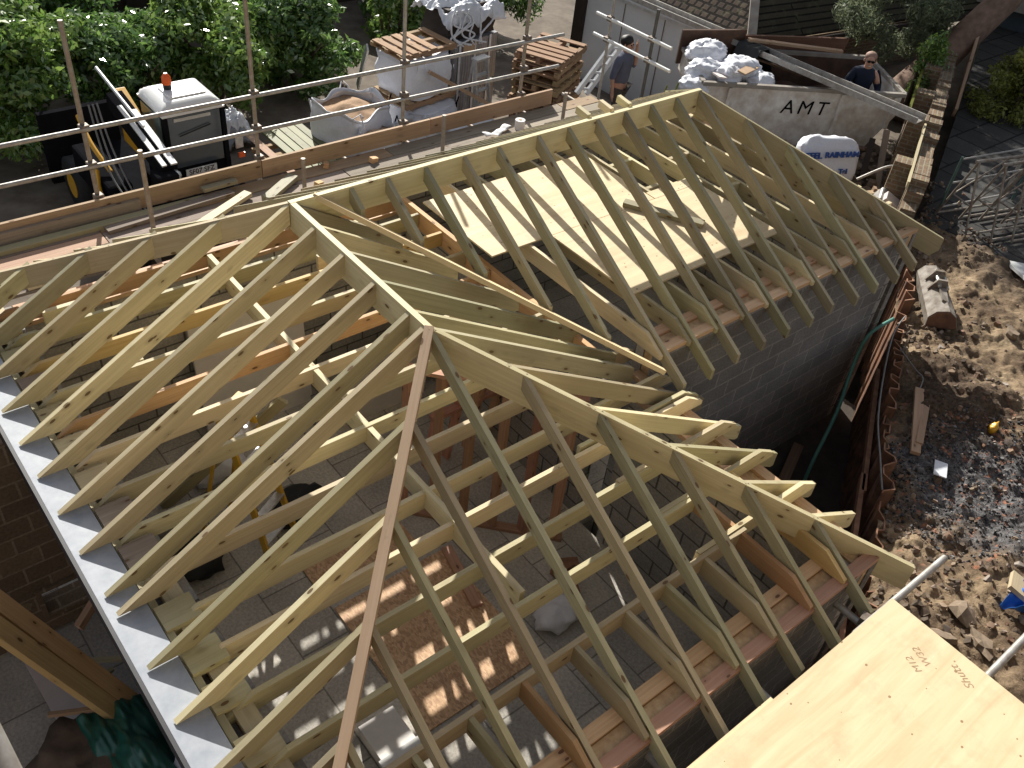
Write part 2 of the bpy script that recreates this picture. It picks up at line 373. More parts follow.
def copy_thing(root, label, dloc, rotz=0):
    def cp(o, par):
        c = o.copy(); COL.objects.link(c)
        if par is not None: c.parent = par
        for ch in [x for x in bpy.data.objects if x.parent == o and x is not c]: cp(ch, c)
        return c
    r = cp(root, None); r.location = root.location + V(dloc); r.rotation_euler.z += rotz; r['label'] = label; r['_w'] = tuple(r.location); return r
def rotm(rx=0, ry=0, rz=0):
    return Matrix.Rotation(rz, 3, 'Z') @ Matrix.Rotation(ry, 3, 'Y') @ Matrix.Rotation(rx, 3, 'X')
def text(name, body, size, origin, xdir, ydir, mat, parent=None, depth=.004, shear=0, bold=0, spacing=1.0):
    cu = bpy.data.curves.new(name, 'FONT'); cu.body = body; cu.size = size; cu.extrude = depth; cu.shear = shear; cu.offset = bold; cu.space_character = spacing
    cu.align_x = 'CENTER'; cu.align_y = 'CENTER'
    tmp = bpy.data.objects.new(name + '_tmp', cu); COL.objects.link(tmp)
    dg = bpy.context.evaluated_depsgraph_get(); dg.update(); me = bpy.data.meshes.new_from_object(tmp.evaluated_get(dg))
    bpy.data.objects.remove(tmp)
    x = V(xdir).normalized(); y = V(ydir).normalized(); z = x.cross(y)
    R = Matrix((x, y, z)).transposed()
    vs = [R @ v.co + V(origin) for v in me.vertices]
    m = MB(); m.add(vs, [tuple(p.vertices) for p in me.polygons]); bpy.data.meshes.remove(me)
    return m.build(name, mat, parent)

# ------------------------------------------------------------------ camera, light
cam = bpy.data.cameras.new('camera'); co = bpy.data.objects.new('camera', cam); COL.objects.link(co)
co.location = (-2.8302, -5.5592, 3.6185 + ZO); co.rotation_euler = (.858601, -.10015, -.678937)
cam.lens = 925.0083 * 36 / 1024; cam.sensor_width = 36; cam.clip_end = 400; SC.camera = co
SUN = V((.65, 1.53, 1.0)).normalized()
sl = bpy.data.lights.new('sun', 'SUN'); sl.energy = 5.0; sl.angle = math.radians(.5); sl.color = (1, .965, .88)
so = bpy.data.objects.new('sun', sl); COL.objects.link(so); so.rotation_euler = SUN.to_track_quat('Z', 'Y').to_euler(); so.location = (8, 18, 16)
w = bpy.data.worlds.new('World'); SC.world = w; w.use_nodes = True
wn = w.node_tree; sk = wn.nodes.new('ShaderNodeTexSky'); sk.sky_type = 'NISHITA'; sk.sun_disc = False
sk.sun_elevation = math.asin(SUN.z); sk.sun_rotation = math.atan2(SUN.x, SUN.y); sk.air_density = 1.0; sk.dust_density = 1.5
hs = wn.nodes.new('ShaderNodeHueSaturation'); hs.inputs['Saturation'].default_value = .45; wn.links.new(sk.outputs[0], hs.inputs['Color']); wn.links.new(hs.outputs[0], wn.nodes['Background'].inputs[0]); wn.nodes['Background'].inputs[1].default_value = .084
SC.view_settings.view_transform = 'Standard'; SC.view_settings.look = 'None'; SC.view_settings.exposure = 0.62; SC.view_settings.gamma = 1
SC.cycles.max_bounces = 6; SC.cycles.use_denoising = True

# ------------------------------------------------------------------ the new building: walls
T = .5991; B = 1.785; A = 4.548
FL = -3.75
ZP = -1.50           # top of the outer plates of the front wing
ZPA = -1.17          # top of the plates of the rear wing
YF = -4.235; XE = 2.40; XW = -2.04; YA = -1.90; YB = 1.90; XR = 6.45
bld = thing('unfinished_building', 'roofless grey block building with an open timber roof frame, middle of the site', 'building', (2, -1, FL))
def wall(name, x0, x1, y0, y1, z0, z1, mat, lab=None):
    ax = (1, 0, 0) if (x1 - x0) > (y1 - y0) else (0, 1, 0)
    return MB().box(x0, x1, y0, y1, z0, z1, ax, off=(0, 0)).build(name, mat, bld, label=lab)
t1 = .10
def cavity(x0, x1, y0, y1, top):
    """outer leaf, insulation, inner leaf between the two faces (given as the wall's outer rectangle)"""
    z1 = top - .045
    if x1 - x0 > y1 - y0:
        out_low = y0 < -1
        a, b_ = (y0, y0 + t1), (y1 - t1, y1)
        o, i_ = (a, b_) if out_low else (b_, a)
        wall('outer_wall', x0, x1, o[0], o[1], FL - .1, z1, 'block'); wall('inner_wall', x0, x1, i_[0], i_[1], FL - .1, z1, 'block_in')
        MB().box(x0 + .01, x1 - .01, y0 + t1 + .005, y1 - t1 - .005, z1 - .3, top - .028).build('cavity_insulation', 'insul', bld)
    else:
        out_high = x1 > 0
        a, b_ = (x0, x0 + t1), (x1 - t1, x1)
        o, i_ = (b_, a) if out_high else (a, b_)
        wall('outer_wall', o[0], o[1], y0, y1, FL - .1, z1, 'block'); wall('inner_wall', i_[0], i_[1], y0, y1, FL - .1, z1, 'block_in')
        MB().box(x0 + t1 + .005, x1 - t1 - .005, y0 + .01, y1 - .01, z1 - .3, top - .028).build('cavity_insulation', 'insul', bld)
cavity(XW + .3, XE - .302, YF, YF + .3, ZP)                     # front
cavity(XE - .3, XE, YF + .002, YA - .302 + .3, ZP)               # east of front wing
cavity(XE + .002, XR - .302, YA, YA + .3, ZPA)              # south of rear wing
cavity(XR - .3, XR, YA + .002, YB - .002, ZPA)                 # gable end
cavity(XW + .3, 2.1, YB - .3, YB, ZP); cavity(2.102, XR - .302, YB - .3, YB, ZPA)                # back
cavity(XW, XW + .298, YF, YB, -1.46)                         # west
# wall plates: pairs of pink timbers on each wall
roof = thing('roof_frame', 'open hipped roof frame of pale rafters and joists over the block walls', 'roof frame', (2, -1, ZP))
def plate(x0, x1, y0, y1, top, mat='pine_pink', name='wall_plate'):
    MB().box(x0, x1, y0, y1, top - .045, top).build(name, mat, roof)
plate(XW + .31, XE - .003, YF + .004, YF + .1, ZP); plate(XW + .31, XE - .31, YF + .2, YF + .3, ZP - .003)
plate(XE - .1, XE - .004, YF + .11, YA + .2, ZP + .003); plate(XE - .3, XE - .2, YF + .31, YA + .2, ZP)
plate(XE + .01, XR - .004, YA + .004, YA + .1, ZPA); plate(XE + .01, XR - .31, YA + .2, YA + .3, ZPA - .003)
plate(XR - .1, XR - .004, YA + .11, YB - .11, ZPA + .003); plate(XR - .3, XR - .2, YA + .31, YB - .31, ZPA)
plate(2.11, XR - .004, YB - .1, YB - .004, ZPA); plate(2.11, XR - .31, YB - .3, YB - .2, ZPA - .003); plate(XW + .31, 2.09, YB - .1, YB - .004, ZP); plate(XW + .31, 2.09, YB - .3, YB - .2, ZP - .003)
plate(XW + .004, XW + .05, YF + .01, YB - .01, -1.375, 'pine'); plate(XW + .10, XW + .22, YF + .01, YB - .01, -1.40, 'pine')
# ------------------------------------------------------------------ roof timbers
TH = .039; DP = .165
def pick(*w_):
    names, ws = zip(*w_); return random.choices(names, ws)[0]
def rafter(top, run0, run1, dirn, z0f, mat, depth=DP, tail='plumb', name='rafter', th=TH, lab=None):
    """top: function r -> (x, y) of the centre line; the top edge falls T per metre of run"""
    dirv = V((dirn[0], dirn[1], 0)); side = V((-dirn[1], dirn[0], 0)).normalized() * th
    def P(r, dz=0): x, y = top(r); return V((x, y, z0f(r) + dz)) - side / 2
    if tail == 'plumb': poly = [P(run0), P(run1), P(run1, -depth * .86), P(run1 - .04, -depth), P(run0, -depth)]
    elif tail == 'feather': poly = [P(run0), P(run1), P(run1 - .3, -.008 + 0.0), P(run0, -depth)]
    if tail == 'feather':
        k = depth / T
        poly = [P(run0), P(run1), V((*P(run1 - k * 1.0)[:2], P(run1).z - .002)), P(run0, -depth)]
    return MB().prism(poly, side, V((dirn[0], dirn[1], -T))).build(name, mat, roof, label=lab)
j = lambda s=.004: random.uniform(-s, s)
EDGE = .022
ridge_m = 'pine_fresh'
# ridge boards
MB().box(-.02, A + .02, -.022, .022, -.235, 0).build('ridge_board', 'pine_fresh', roof)
MB().box(-.022, .022, -B, -.023, -.235, -.002).build('ridge_board', 'pine_fresh', roof)
# hips and valley
def hip(p0, d, run, mat, depth=.235, th=TH, name='hip_rafter', lift=0, cut=.0):
    d = V((d[0], d[1], 0)); s = V((-d.y, d.x, 0)).normalized() * th; p0 = V(p0)
    a = p0 - s / 2 + V((0, 0, lift)); b_ = a + d * run + V((0, 0, -T * run))
    return MB().prism([a, b_, b_ + V((0, 0, -depth * .55)), b_ - d * cut + V((0, 0, -depth + T * cut)), a + V((0, 0, -depth))], s, b_ - a).build(name, mat, roof)
hip((0, -B, 0), (1, -1), 2.63, 'pine_fresh', .26)
hip((0, -B, 0), (-1, -1), 2.25, 'pine_tan', .09, .062, lift=.005)
hip((A, 0, 0), (1, -1), 2.10, 'pine', .26, cut=.06)
hip((A, 0, 0), (1, 1), 2.10, 'pine')
hip((0, 0, 0), (-1, 1), 2.25, 'pine_fresh', .21)
MB().beam((.20, .03, -.03 + .012), (2.27, -2.05, -2.05 * T + .012), .085, .04, (0, .5, 1)).build('valley_board', 'pine_tan', roof)
# west slope: rafters on the front-wing ridge, then jacks on both hips
W_M = [('pine', 5), ('pine_green', 1), ('pine_fresh', 1)]
for y in (-.0, -.378, -.776, -1.179, -1.577, -1.76):
    y0 = y + j()
    rafter(lambda r, y0=y0: (-r, y0), EDGE if y < -.1 else .03, 2.23 + j(.01), (-1, 0), lambda r: -T * r, pick(*W_M), tail='feather')
for h in (.425, .824, 1.225, 1.63, 2.02):
    rafter(lambda r, h=h: (-r, -B - h), h + .008, 2.23 + j(.01), (-1, 0), lambda r: -T * r, pick(*W_M), tail='feather')
for h in (.40, .80, 1.20, 1.60, 2.0):
    rafter(lambda r, h=h: (-r, h), h - .035, 2.23 + j(.01), (-1, 0), lambda r: -T * r, pick(*W_M), tail='feather')
# east slope of the front wing: valley jacks, then hip jacks with tails
for y in (-.04, -.38, -.775, -1.18, -1.58, -1.80):
    y0 = y + j()
    rafter(lambda r, y0=y0: (r, y0), EDGE, min(-y0 + .93, 2.17), (1, 0), lambda r: -T * r, pick(('pine_green', 2), ('pine', 4)))
for h, k in ((.367, 1), (.797, 1), (1.193, 1), (1.609, 1), (2.0, 1)):
    rafter(lambda r, h=h: (r, -B - h), h + .006, 2.82 + j(.015), (1, 0), lambda r: -T * r, pick(('pine_fresh', 3), ('pine', 2)))
# front slope
F_M = [('pine_green', 5), ('pine', 3)]
rafter(lambda r: (0.0, -B - r), .03, 2.68, (0, -1), lambda r: -T * r, 'pine_green', depth=.122)
for h in (.456, .837, 1.227, 1.625, 2.026):
    rafter(lambda r, h=h: (h, -B - r), h + .006, 2.68 + j(.012), (0, -1), lambda r: -T * r, pick(*F_M), depth=.122)
for h in (.425, .824, 1.225, 1.62, 2.0):
    rafter(lambda r, h=h: (-h, -B - r), h + .008, 2.68 + j(.012), (0, -1), lambda r: -T * r, pick(*F_M), depth=.122)
# rear wing, south slope: valley jacks, commons, hip jacks
for x in (.502, .834, 1.203, 1.595, 1.963):
    rafter(lambda r, x=x: (x, -r), EDGE, x - .31, (0, -1), lambda r: -T * r, pick(*F_M), depth=.122)
SX = [2.412, 2.77, 3.13, 3.49, 3.845, 4.20, 4.546]
for x in SX:
    rafter(lambda r, x=x: (x, -r), EDGE, 2.19 + j(.012), (0, -1), lambda r: -T * r, pick(*F_M), depth=.122)
for h in (.375, .73, 1.10, 1.46, ):
    rafter(lambda r, h=h: (A + h, -r), h + .006, 2.2 + j(.03), (0, -1), lambda r: -T * r, pick(*F_M), depth=.122)
# rear wing, north slope
for x in (.45, .8, 1.2, 1.6, 2.0, 2.41, 2.77, 3.13, 3.49, 3.845, 4.2, 4.546):
    rafter(lambda r, x=x: (x + .055, r), EDGE, 2.2, (0, 1), lambda r: -T * r, pick(*F_M))
for h in (.4, .8, 1.2, 1.6):
    rafter(lambda r, h=h: (A + h, r), h + .006, 2.2, (0, 1), lambda r: -T * r, 'pine')
for h in (.35, .7, 1.05, 1.4):
    rafter(lambda r, h=h: (-h, r), h + .006, 2.2, (0, 1), lambda r: -T * r, 'pine')
for x in (3.07, 3.36, 3.60): MB().beam((x, .04, -.01), (x, .20, .01), .045, .07).build('packer', 'pine_fresh', roof)
# gable-end slope (faces east)
for y in (-1.35, -.95, -.5, -.1, .3, .7, 1.1):
    rafter(lambda r, y=y: (A + r, y), abs(y) + .03, 2.1, (1, 0), lambda r: -T * r, 'pine')
# ------------------------------------------------------------------ ceiling joists
def joist(x0, x1, y, top, mat, clip0=None, clip1=None, depth=.165, along='x', name='ceiling_joist'):
    """clip: roof run at which the top corner meets the slope; the end is cut to the roof pitch"""
    c = depth / T
    def P(a, dz): return V((a, y - .018, top + dz)) if along == 'x' else V((y - .018, a, top + dz))
    poly = []
    poly += ([P(x0, -depth), P(x0, 0)] if clip0 is None else [P(x0, -depth), P(x0, -depth * .75), P(x0 + c * .75, 0)])
    poly += ([P(x1, 0), P(x1, -depth)] if clip1 is None else [P(x1 - c * .75, 0), P(x1, -depth * .75), P(x1, -depth)])
    side = (0, .036, 0) if along == 'x' else (.036, 0, 0)
    return MB().prism(poly, side, (1, 0, 0) if along == 'x' else (0, 1, 0)).build(name, mat, roof)
TJ = -1.335
JM = [('pine_fresh', 5), ('pine', 4)]
for k, y in enumerate((-3.52, -3.11, -2.70, -2.30, -1.95, -1.55)):
    e1 = {0: 1.35, 1: 1.55, 2: 2.0}.get(k, 2.54)
    joist(-2.02, e1 if k else 1.62, y + j(.01), TJ + j(.006), pick(*JM), clip0=1, clip1=(1 if k > 2 else None))
for k, y in enumerate((-2.20 + .0, -2.632, -3.028, -3.444)):
    joist(1.15 - .3 * k * 0, 2.55, y - .045 + .0, TJ + .01, 'pine_fresh', clip1=1)
for k, y in enumerate((-1.17, -.78, -.38, .02, .40, .80, 1.20, 1.58)):
    joist(-2.02, 2.02 if y > -1.5 else 2.3, y + j(.012), TJ + .02 + j(.006), pick(('pine_orange', 3), ('pine_fresh', 3), ('pine', 2)), clip0=1, depth=.15)
# trimmer running along the front wing, and noggings
MB().box(-.1, -.056, -3.05, 1.55, TJ - .19 + .025, TJ - .008 + .025).build('binder', 'pine_fresh', roof)
MB().box(2.03, 2.08, -1.55, 1.6, TJ - .17, TJ + .03).build('trimmer', 'pine_orange', roof)
# short joists that run out over the front wall beside every rafter
for x in (.405, .785, 1.175, 1.572, 1.97, -.05, -.475, -.875, -1.27, -1.66):
    y1 = -3.54 if x < 1.5 else -3.05
    joist(-4.215, y1, x, TJ - .005 + j(.005), pick(('pine', 3), ('pine_orange', 2)), clip0=1, along='y')
# long joists of the rear wing, beside the rafters, both ends clipped
for x in (2.36, 2.72, 3.08, 3.44, 3.795, 4.15, 4.50, 4.87, 5.22, 5.60, 5.95):
    joist(-1.925, 1.925 if x < 5 else 1.9, x, -1.05 + j(.005), pick(*JM), clip0=1, clip1=1, along='y', depth=.165)
for y in (-1.5, -1.1, -.7, -.3, .15, .6, 1.1, 1.5):
    MB().box(5.98, 6.43, y, y + .044, -1.215, -1.06).build('nogging', 'pine_fresh', roof)
for x0, x1, y in ((4.17, 4.48, .06), (3.82, 4.13, -.1), (4.52, 4.85, -.02), (4.17, 4.48, .62), (4.9, 5.2, .42), (4.9, 5.2, -.35), (3.46, 3.77, .86)):
    MB().box(x0, x1, y, y + .044, -1.2, -1.052).build('nogging', 'pine_fresh', roof)
for x0, x1, y in ((.75, 1.15, 1.0), (1.2, 1.5, 1.35), (-1.2, -1.155, .42), (-1.6, -1.2, 1.4)):
    MB().box(x0, x1, y, y + .044, TJ - .13, TJ + .022).build('nogging', 'pine_fresh', roof)
# solid blocks between the feet of the west rafters
for y in (-3.8, -3.4, -3.0, -2.6, -2.3, -1.93, -1.37, -.97, -.57, -.19, .2, .6, 1.0, 1.4):
    MB().box(-2.03, -1.80, y - .09, y + .11, -1.395, -1.352 + j(.01)).build('eaves_block', pick(('pine', 2), ('board_old', 1), ('pine_fresh', 1)), roof)
# pale board under the west rafter feet
sof = thing('eaves_board', 'long pale blue-grey board with a dark edge under the left rafter feet', 'board', (-2.15, -1.2, -1.39))
MB().box(-2.275, -2.045, -4.3, 2.0, -1.375, -1.352).build('board_face', 'soffit', sof)
MB().box(-2.30, -2.277, -4.3, 2.0, -1.50, -1.348).build('edge_strip', 'edge_dark', sof)
# loose ceiling sheets
def sheet(x0, x1, y0, y1, z, lab, name='plywood_sheet', mat='ply', th=.018, ax=(1, 0, 0), rz=0, group=None, cat='plywood sheet', tilt=0):
    c = V(((x0 + x1) / 2, (y0 + y1) / 2, z)); R = rotm(tilt, 0, rz)
    o = MB().obox(c, ((x1 - x0) / 2, (y1 - y0) / 2, th / 2), R, 0 if ax[0] else 1).build(name, mat); return tag(o, lab, cat, group)
sheet(1.90, 4.04, -.15, .96, -1.036, 'large plywood sheet lying flat on the joists nearest the ridge', group='plywood on the ceiling joists')
sheet(2.62, 4.72, -1.27, -.156, -1.036, 'plywood sheet on the joists nearest the dark block wall', group='plywood on the ceiling joists')
sheet(4.05, 4.80, -.155, -.02, -1.034, 'narrow plywood strip beside the right end of the two large sheets', group='plywood on the ceiling joists')
tag(MB().beam((3.66, -.08, -1.0), (4.08, -.80, -1.0), .10, .045).build('timber_offcut', 'pine_green'), 'greenish timber offcut lying on the plywood sheets', 'timber')
# ------------------------------------------------------------------ inside the building
FI = -3.40
struct(MB().box(XW + .3, XE - .3, YF + .3, YB - .3, FI - .4, FI, off=(0, 0)).build('floor', 'slab'))
struct(MB().box(XE - .3, XR - .3, YA + .3, YB - .3, FI - .4, FI, off=(0, 0)).build('rear_floor', 'slab'))
def pwall(x0, x1, y0, y1, z1, mat='block_in'):
    ax = (1, 0, 0) if (x1 - x0) > (y1 - y0) else (0, 1, 0)
    MB().box(x0, x1, y0, y1, FI, z1, ax, off=(0, 0)).build('partition_wall', mat, bld)
pwall(XW + .32, -.9, .35, .45, -3.1); pwall(2.12, 2.22, -1.55, 1.55, -1.6); pwall(.6, 2.08, .92, 1.02, -3.0)
stud = thing('stud_partition', 'reddish timber stud partition standing under the joists', 'stud wall', (1.3, -1.0, FI))
for (x0, y0, x1, y1) in ((1.05, -1.15, 1.35, -.7), ):
    pass
for i in range(6):
    x = .72 + .2 * i; y = -.55 - .22 * i
    MB().box(x - .022, x + .022, y - .045, y + .045, FI + .04, TJ - .24).build('stud', 'pine_red', stud)
MB().beam((.68, -.5, FI + .02), (1.8, -1.72, FI + .02), .09, .04).build('sole_plate', 'pine_red', stud)
MB().beam((.68, -.5, TJ - .22), (1.8, -1.72, TJ - .22), .09, .04).build('head_plate', 'pine_red', stud)
stud2 = thing('stud_partition', 'short reddish stud frame leaning beside the inner block wall', 'stud wall', (1.9, -1.5, FI))
for i in range(4):
    x = 1.25 + .26 * i
    MB().beam((x, -.18, FI), (x + .05, -.42, TJ - .3), .045, .09, (0, 1, 0)).build('stud', 'pine_red', stud2)
MB().beam((1.2, -.3, -2.6), (2.08, -.3, -2.6), .09, .045).build('rail', 'pine_red', stud2)
tag(MB().obox((1.35, .75, -2.95), (.55, .02, .45), rotm(.12, 0, 0)).build('plasterboard_sheet', 'plaster'), 'white plasterboard sheet leaning on the inner wall behind the studs', 'plasterboard')
tag(MB().obox((.2, 1.45, -2.75), (.6, .02, .8), rotm(-.12, 0, 0)).build('plasterboard_sheet', 'plaster'), 'white plasterboard sheet leaning inside against the back wall', 'plasterboard')
sheet(-.45, .60, -1.02, -.50, FI + .012, 'smaller chipboard sheet on the slab floor, the one farther back', 'chipboard_sheet', 'osb', group='chipboard sheets on the floor', cat='chipboard sheet')
sheet(-.43, .75, -2.62, -1.18, FI + .012, 'large chipboard sheet on the slab floor with sun patches', 'chipboard_sheet', 'osb', group='chipboard sheets on the floor', cat='chipboard sheet')
tag(MB().beam((.78, -1.20, FI + .045), (.62, -1.90, FI + .045), .1, .045).build('timber_offcut', 'pine_pink'), 'pink timber offcut lying on the large chipboard sheet', 'timber')
cb = thing('floor_hatch', 'white lidded box on the floor near the pink hip rafter', 'box', (-.6, -2.3, FI))
MB().box(-.89, -.57, -2.74, -2.32, FI, FI + .14).build('box_body', 'plaster', cb); MB().box(-.92, -.54, -2.77, -2.66, FI + .145, FI + .165).build('lid', 'white', cb)
for i, (x, y, r) in enumerate(((1.55, -2.1, .3), (1.62, -2.0, -.5), (1.45, -2.25, 1.1), (1.5, -2.05, .1))):
    tag(MB().obox((x, y, FI + .035 + .065 * (i // 2)), (.11, .05, .032), rotm(0, 0, r)).build('brick', 'rust_edge'), 'red brick lying loose on the floor by the block wall', 'brick', 'loose bricks on the floor')
# bags and clutter on the floor
def lump(name, c, r, sc, mat, lab, cat, jit=.5, seed=0, seg=18, group=None):
    o = MB().ball(c, r, seg, seg // 2 + 2, sc, jit, seed=seed).build(name, mat); return tag(o, lab, cat, group)
lump('cement_bag', (1.15, -2.4, FI + .1), .24, (1, .7, .42), 'bag_white', 'white paper sack slumped on the floor by the front rafters', 'sack', seed=3)
lump('tool_bag', (-1.2, -.1, FI + .15), .26, (1.1, .8, .55), 'blackplastic', 'black tool bag on the floor under the left rafters', 'tool bag', seed=5)
lump('rubble_sack', (-.55, .9, FI + .16), .3, (1, .8, .6), 'bag_white', 'pale rubble sack on the floor beneath the back joists', 'sack', seed=6)
lump('tool_bag', (-.15, -.05, FI + .15), .25, (1.1, .8, .55), 'blackplastic', 'black tool bag beside the yellow stepladder', 'tool bag', seed=8)
def stepladder(base, H, wdt, spread, mat, lab, rz=0, treads=6, treadmat='alu'):
    t = thing('stepladder', lab, 'stepladder', base); R = rotm(0, 0, rz); b = V(base)
    def P(x, y, z): return b + R @ V((x, y, z))
    for sx in (-1, 1):
        MB().beam(P(sx * wdt / 2, -spread / 2, 0), P(sx * wdt * .36, 0, H), .03, .06, R @ V((0, 1, 0))).build('front_stile', mat, t)
        MB().beam(P(sx * wdt / 2, spread / 2, 0), P(sx * wdt * .36, .03, H), .022, .03, R @ V((0, 1, 0))).build('rear_leg', mat, t)
    for k in range(1, treads):
        f = k / treads; w2 = wdt / 2 * (1 - f) + wdt * .36 * f
        MB().beam(P(-w2, -spread / 2 * (1 - f), H * f), P(w2, -spread / 2 * (1 - f), H * f), .08, .022).build('tread', treadmat, t)
    MB().beam(P(-wdt * .4, 0, H + .01), P(wdt * .4, 0, H + .01), .14, .03).build('top_cap', mat, t)
    MB().beam(P(-wdt * .45, spread * .3, H * .35), P(wdt * .45, spread * .3, H * .35), .02, .02).build('rear_rail', mat, t)
    return t
stepladder((-.65, -.02, FI), 1.65, .42, .75, 'yellow_frp', 'yellow fibreglass stepladder standing inside under the joists', .5)
tag(MB().beam((-1.15, .75, FI + .02), (-.1, .2, FI + 1.3), .05, .1).build('timber_prop', 'pine'), 'pale timber prop leaning inside the building', 'timber')
# ------------------------------------------------------------------ ground
struct(MB().box(-60, 80, -60, 90, -5.4, -4.9, off=(0, 0)).build('ground', 'dirt'))
gm = MB()
def yard(u, v):
    x = -14 + 44 * u; y = (1.96 if x < 6.5 else -1.2) + (30 if x < 6.5 else 33.2) * v
    c_ = lambda q: max(0, min(1, q)); z = -3.4 - .9 * c_((x - 9.2) / 2.) * c_((y - 4.2) / 1.6) + .45 * c_((x - 7) / 1.6) * c_((4.4 - y) / 1.) + .05 * noise.noise(V((x, y, 0)) * .8) + .02 * noise.noise(V((x, y, 3)) * 4)
    return (x, y, z)
gm.grid(yard, 200, 130); gm.add([(-14, 1.96, -3.4), (30, 1.96, -3.4), (30, 1.96, -5), (-14, 1.96, -5)], [(0, 1, 2, 3)])
struct(gm.build('yard_ground', 'dirt'))
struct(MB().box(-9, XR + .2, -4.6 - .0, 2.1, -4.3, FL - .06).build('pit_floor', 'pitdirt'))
# edge line of the steel sheeting
PL = [V((8.6, -.92, 0)), V((7.80, -1.34, 0)), V((6.39, -2.15, 0)), V((5.55, -2.63, 0)), V((4.52, -3.22, 0)), V((3.92, -3.60, 0)), V((3.24, -3.97, 0)), V((2.04, -4.62, 0)), V((.4, -5.5, 0))]
def pl_y(x):
    for a, b_ in zip(PL, PL[1:]):
        if b_.x <= x <= a.x: f = (x - b_.x) / (a.x - b_.x); return b_.y + f * (a.y - b_.y)
    if x > PL[0].x: return PL[0].y + (x - PL[0].x) * .45
    return PL[-1].y
def soil_h(x, y):
    p = V((x, y, 0)); d = pl_y(x) - y
    h = -2.45 + .09 * noise.fractal(p * .9, .9, 2.1, 4) + .06 * noise.noise(p * 3.1) + .045 * noise.fractal(p * 6, .8, 2.2, 3) + .02 * noise.noise(p * 17)
    near = math.exp(-((x - 5.8) ** 2 + (y + 3.3) ** 2) / 1.1); h += .13 * near
    h += .12 * math.exp(-((x - 3.3) ** 2 + (y + 5.1) ** 2) / .6)
    h -= .10 * max(0, 1 - d / .35) 
    return h
sm = MB(); NX, NY = 360, 240
def soilp(u, v):
    x = .4 + 8.75 * (u ** 1.05); y0 = pl_y(x) - .03
    y = y0 - 7.5 * (v ** 1.3); return (x, y, soil_h(x, y))
sm.grid(soilp, NX, NY); struct(sm.build('garden_soil', 'soil'))
struct(MB().box(.4, 40, -20, -8, -2.6, -2.5).build('far_garden', 'dirt'))
pv = MB(); pv.hexa([(8.6, -9, -2.56), (30, -9, -2.56), (30, 8.5, -2.56), (8.6, -1.05, -2.56)], [(8.6, -9, -2.52), (30, -9, -2.52), (30, 8.5, -2.52), (8.6, -1.05, -2.52)], off=(0, 0))
struct(pv.build('patio', 'paving'))
# rubble
def stones(n_, xr, fn, s0, s1, mat, name, seed):
    random.seed(seed); m = MB()
    for i in range(n_):
        x = random.uniform(*xr); y = pl_y(x) - .08 - random.random() ** 1.3 * 4.2
        if not fn(x, y): continue
        s = s0 + (s1 - s0) * random.random() ** 3
        R = rotm(random.uniform(-.6, .6), random.uniform(-.6, .6), random.uniform(0, 6.3)); c = V((x, y, soil_h(x, y) + s * .15))
        pts = []
        k = random.choice((5, 6, 7)); hh = random.uniform(.25, .7)
        for lv, rr in ((-hh, .8), (hh, random.uniform(.55, .9))):
            for q in range(k):
                a_ = 6.283 * q / k + random.uniform(-.3, .3); rad = rr * random.uniform(.7, 1.1)
                pts.append(c + R @ V((math.cos(a_) * rad * s, math.sin(a_) * rad * s * .8, lv * s * random.uniform(.8, 1.1))))
        m.add(pts, [tuple(range(k))[::-1], tuple(range(k, 2 * k))] + [(q, (q + 1) % k, k + (q + 1) % k, k + q) for q in range(k)])
    return struct(m.build(name, mat), 'stuff')
stones(7500, (1.8, 10.5), lambda x, y: (noise.noise(V((x, y, 5)) * .9) > .0 and (x < 4.3 or x > 6.4 or random.random() < .3)) or random.random() < .12, .006, .055, 'stone', 'rubble', 1)
stones(14000, (3.6, 6.6), lambda x, y: (x - 4.95) ** 2 / 1.1 + (y + 4.05) ** 2 / .9 < 1 + .5 * noise.noise(V((x, y, 1)) * 2), .005, .026, 'ash', 'burnt_debris', 2)
random.seed(21)
for i, (x, y, s, rz, lab) in enumerate(((3.35, -4.75, .13, .4, 'flat tan stone slab beside the plywood platform corner'), (3.2, -5.0, .11, 1.2, 'blocky stone near the lower scaffold tube'), (3.0, -4.78, .10, 2., 'pointed pale stone below the blue tarpaulin'), (2.75, -4.9, .09, .2, 'small broken stone tucked against the platform edge'), (7.6, -2.95, .10, .7, 'largest pale stone on the sunlit soil near the right edge'))):
    m = MB(); m.ball((x, y, soil_h(x, y) + s * .2), s, 7, 4, (1.2, .8, .5), .9, rotm(.2, .1, rz), seed=i * 3 + 1, smooth=False)
    tag(m.build('stone_block', 'stone'), lab, 'stone')
# timbers and bits on the soil
def onsoil(x, y, dz=0): return V((x, y, soil_h(x, y) + dz))
tag(MB().beam((5.60, -2.93, -2.33), (4.72, -3.45, -2.36), .09, .04).build('timber_offcut', 'board_tan'), 'long weathered tan board lying on soil beside the steel sheeting', 'timber')
tag(MB().beam((5.55, -3.06, -2.34), (4.85, -3.40, -2.34), .07, .035).build('timber_offcut', 'board_tan'), 'narrower tan board lying against the long one on the soil', 'timber')
tag(MB().beam(onsoil(4.83, -3.67, .03), onsoil(4.63, -3.77, .08), .12, .012).build('plastic_scrap', 'film'), 'small white plastic scrap on the burnt soil', 'scrap')
tag(MB().ball(onsoil(5.72, -3.72, .05), .07, 8, 6, (1, .6, .8), .8).build('yellow_scrap', 'yellow'), 'small yellow lump on the dark soil', 'scrap')
tag(MB().obox(onsoil(3.95, -4.98, .10), (.13, .16, .02), rotm(.3, .2, .3)).build('timber_offcut', 'pine_fresh'), 'square yellow timber offcut at the right edge by the blue tarpaulin', 'timber')
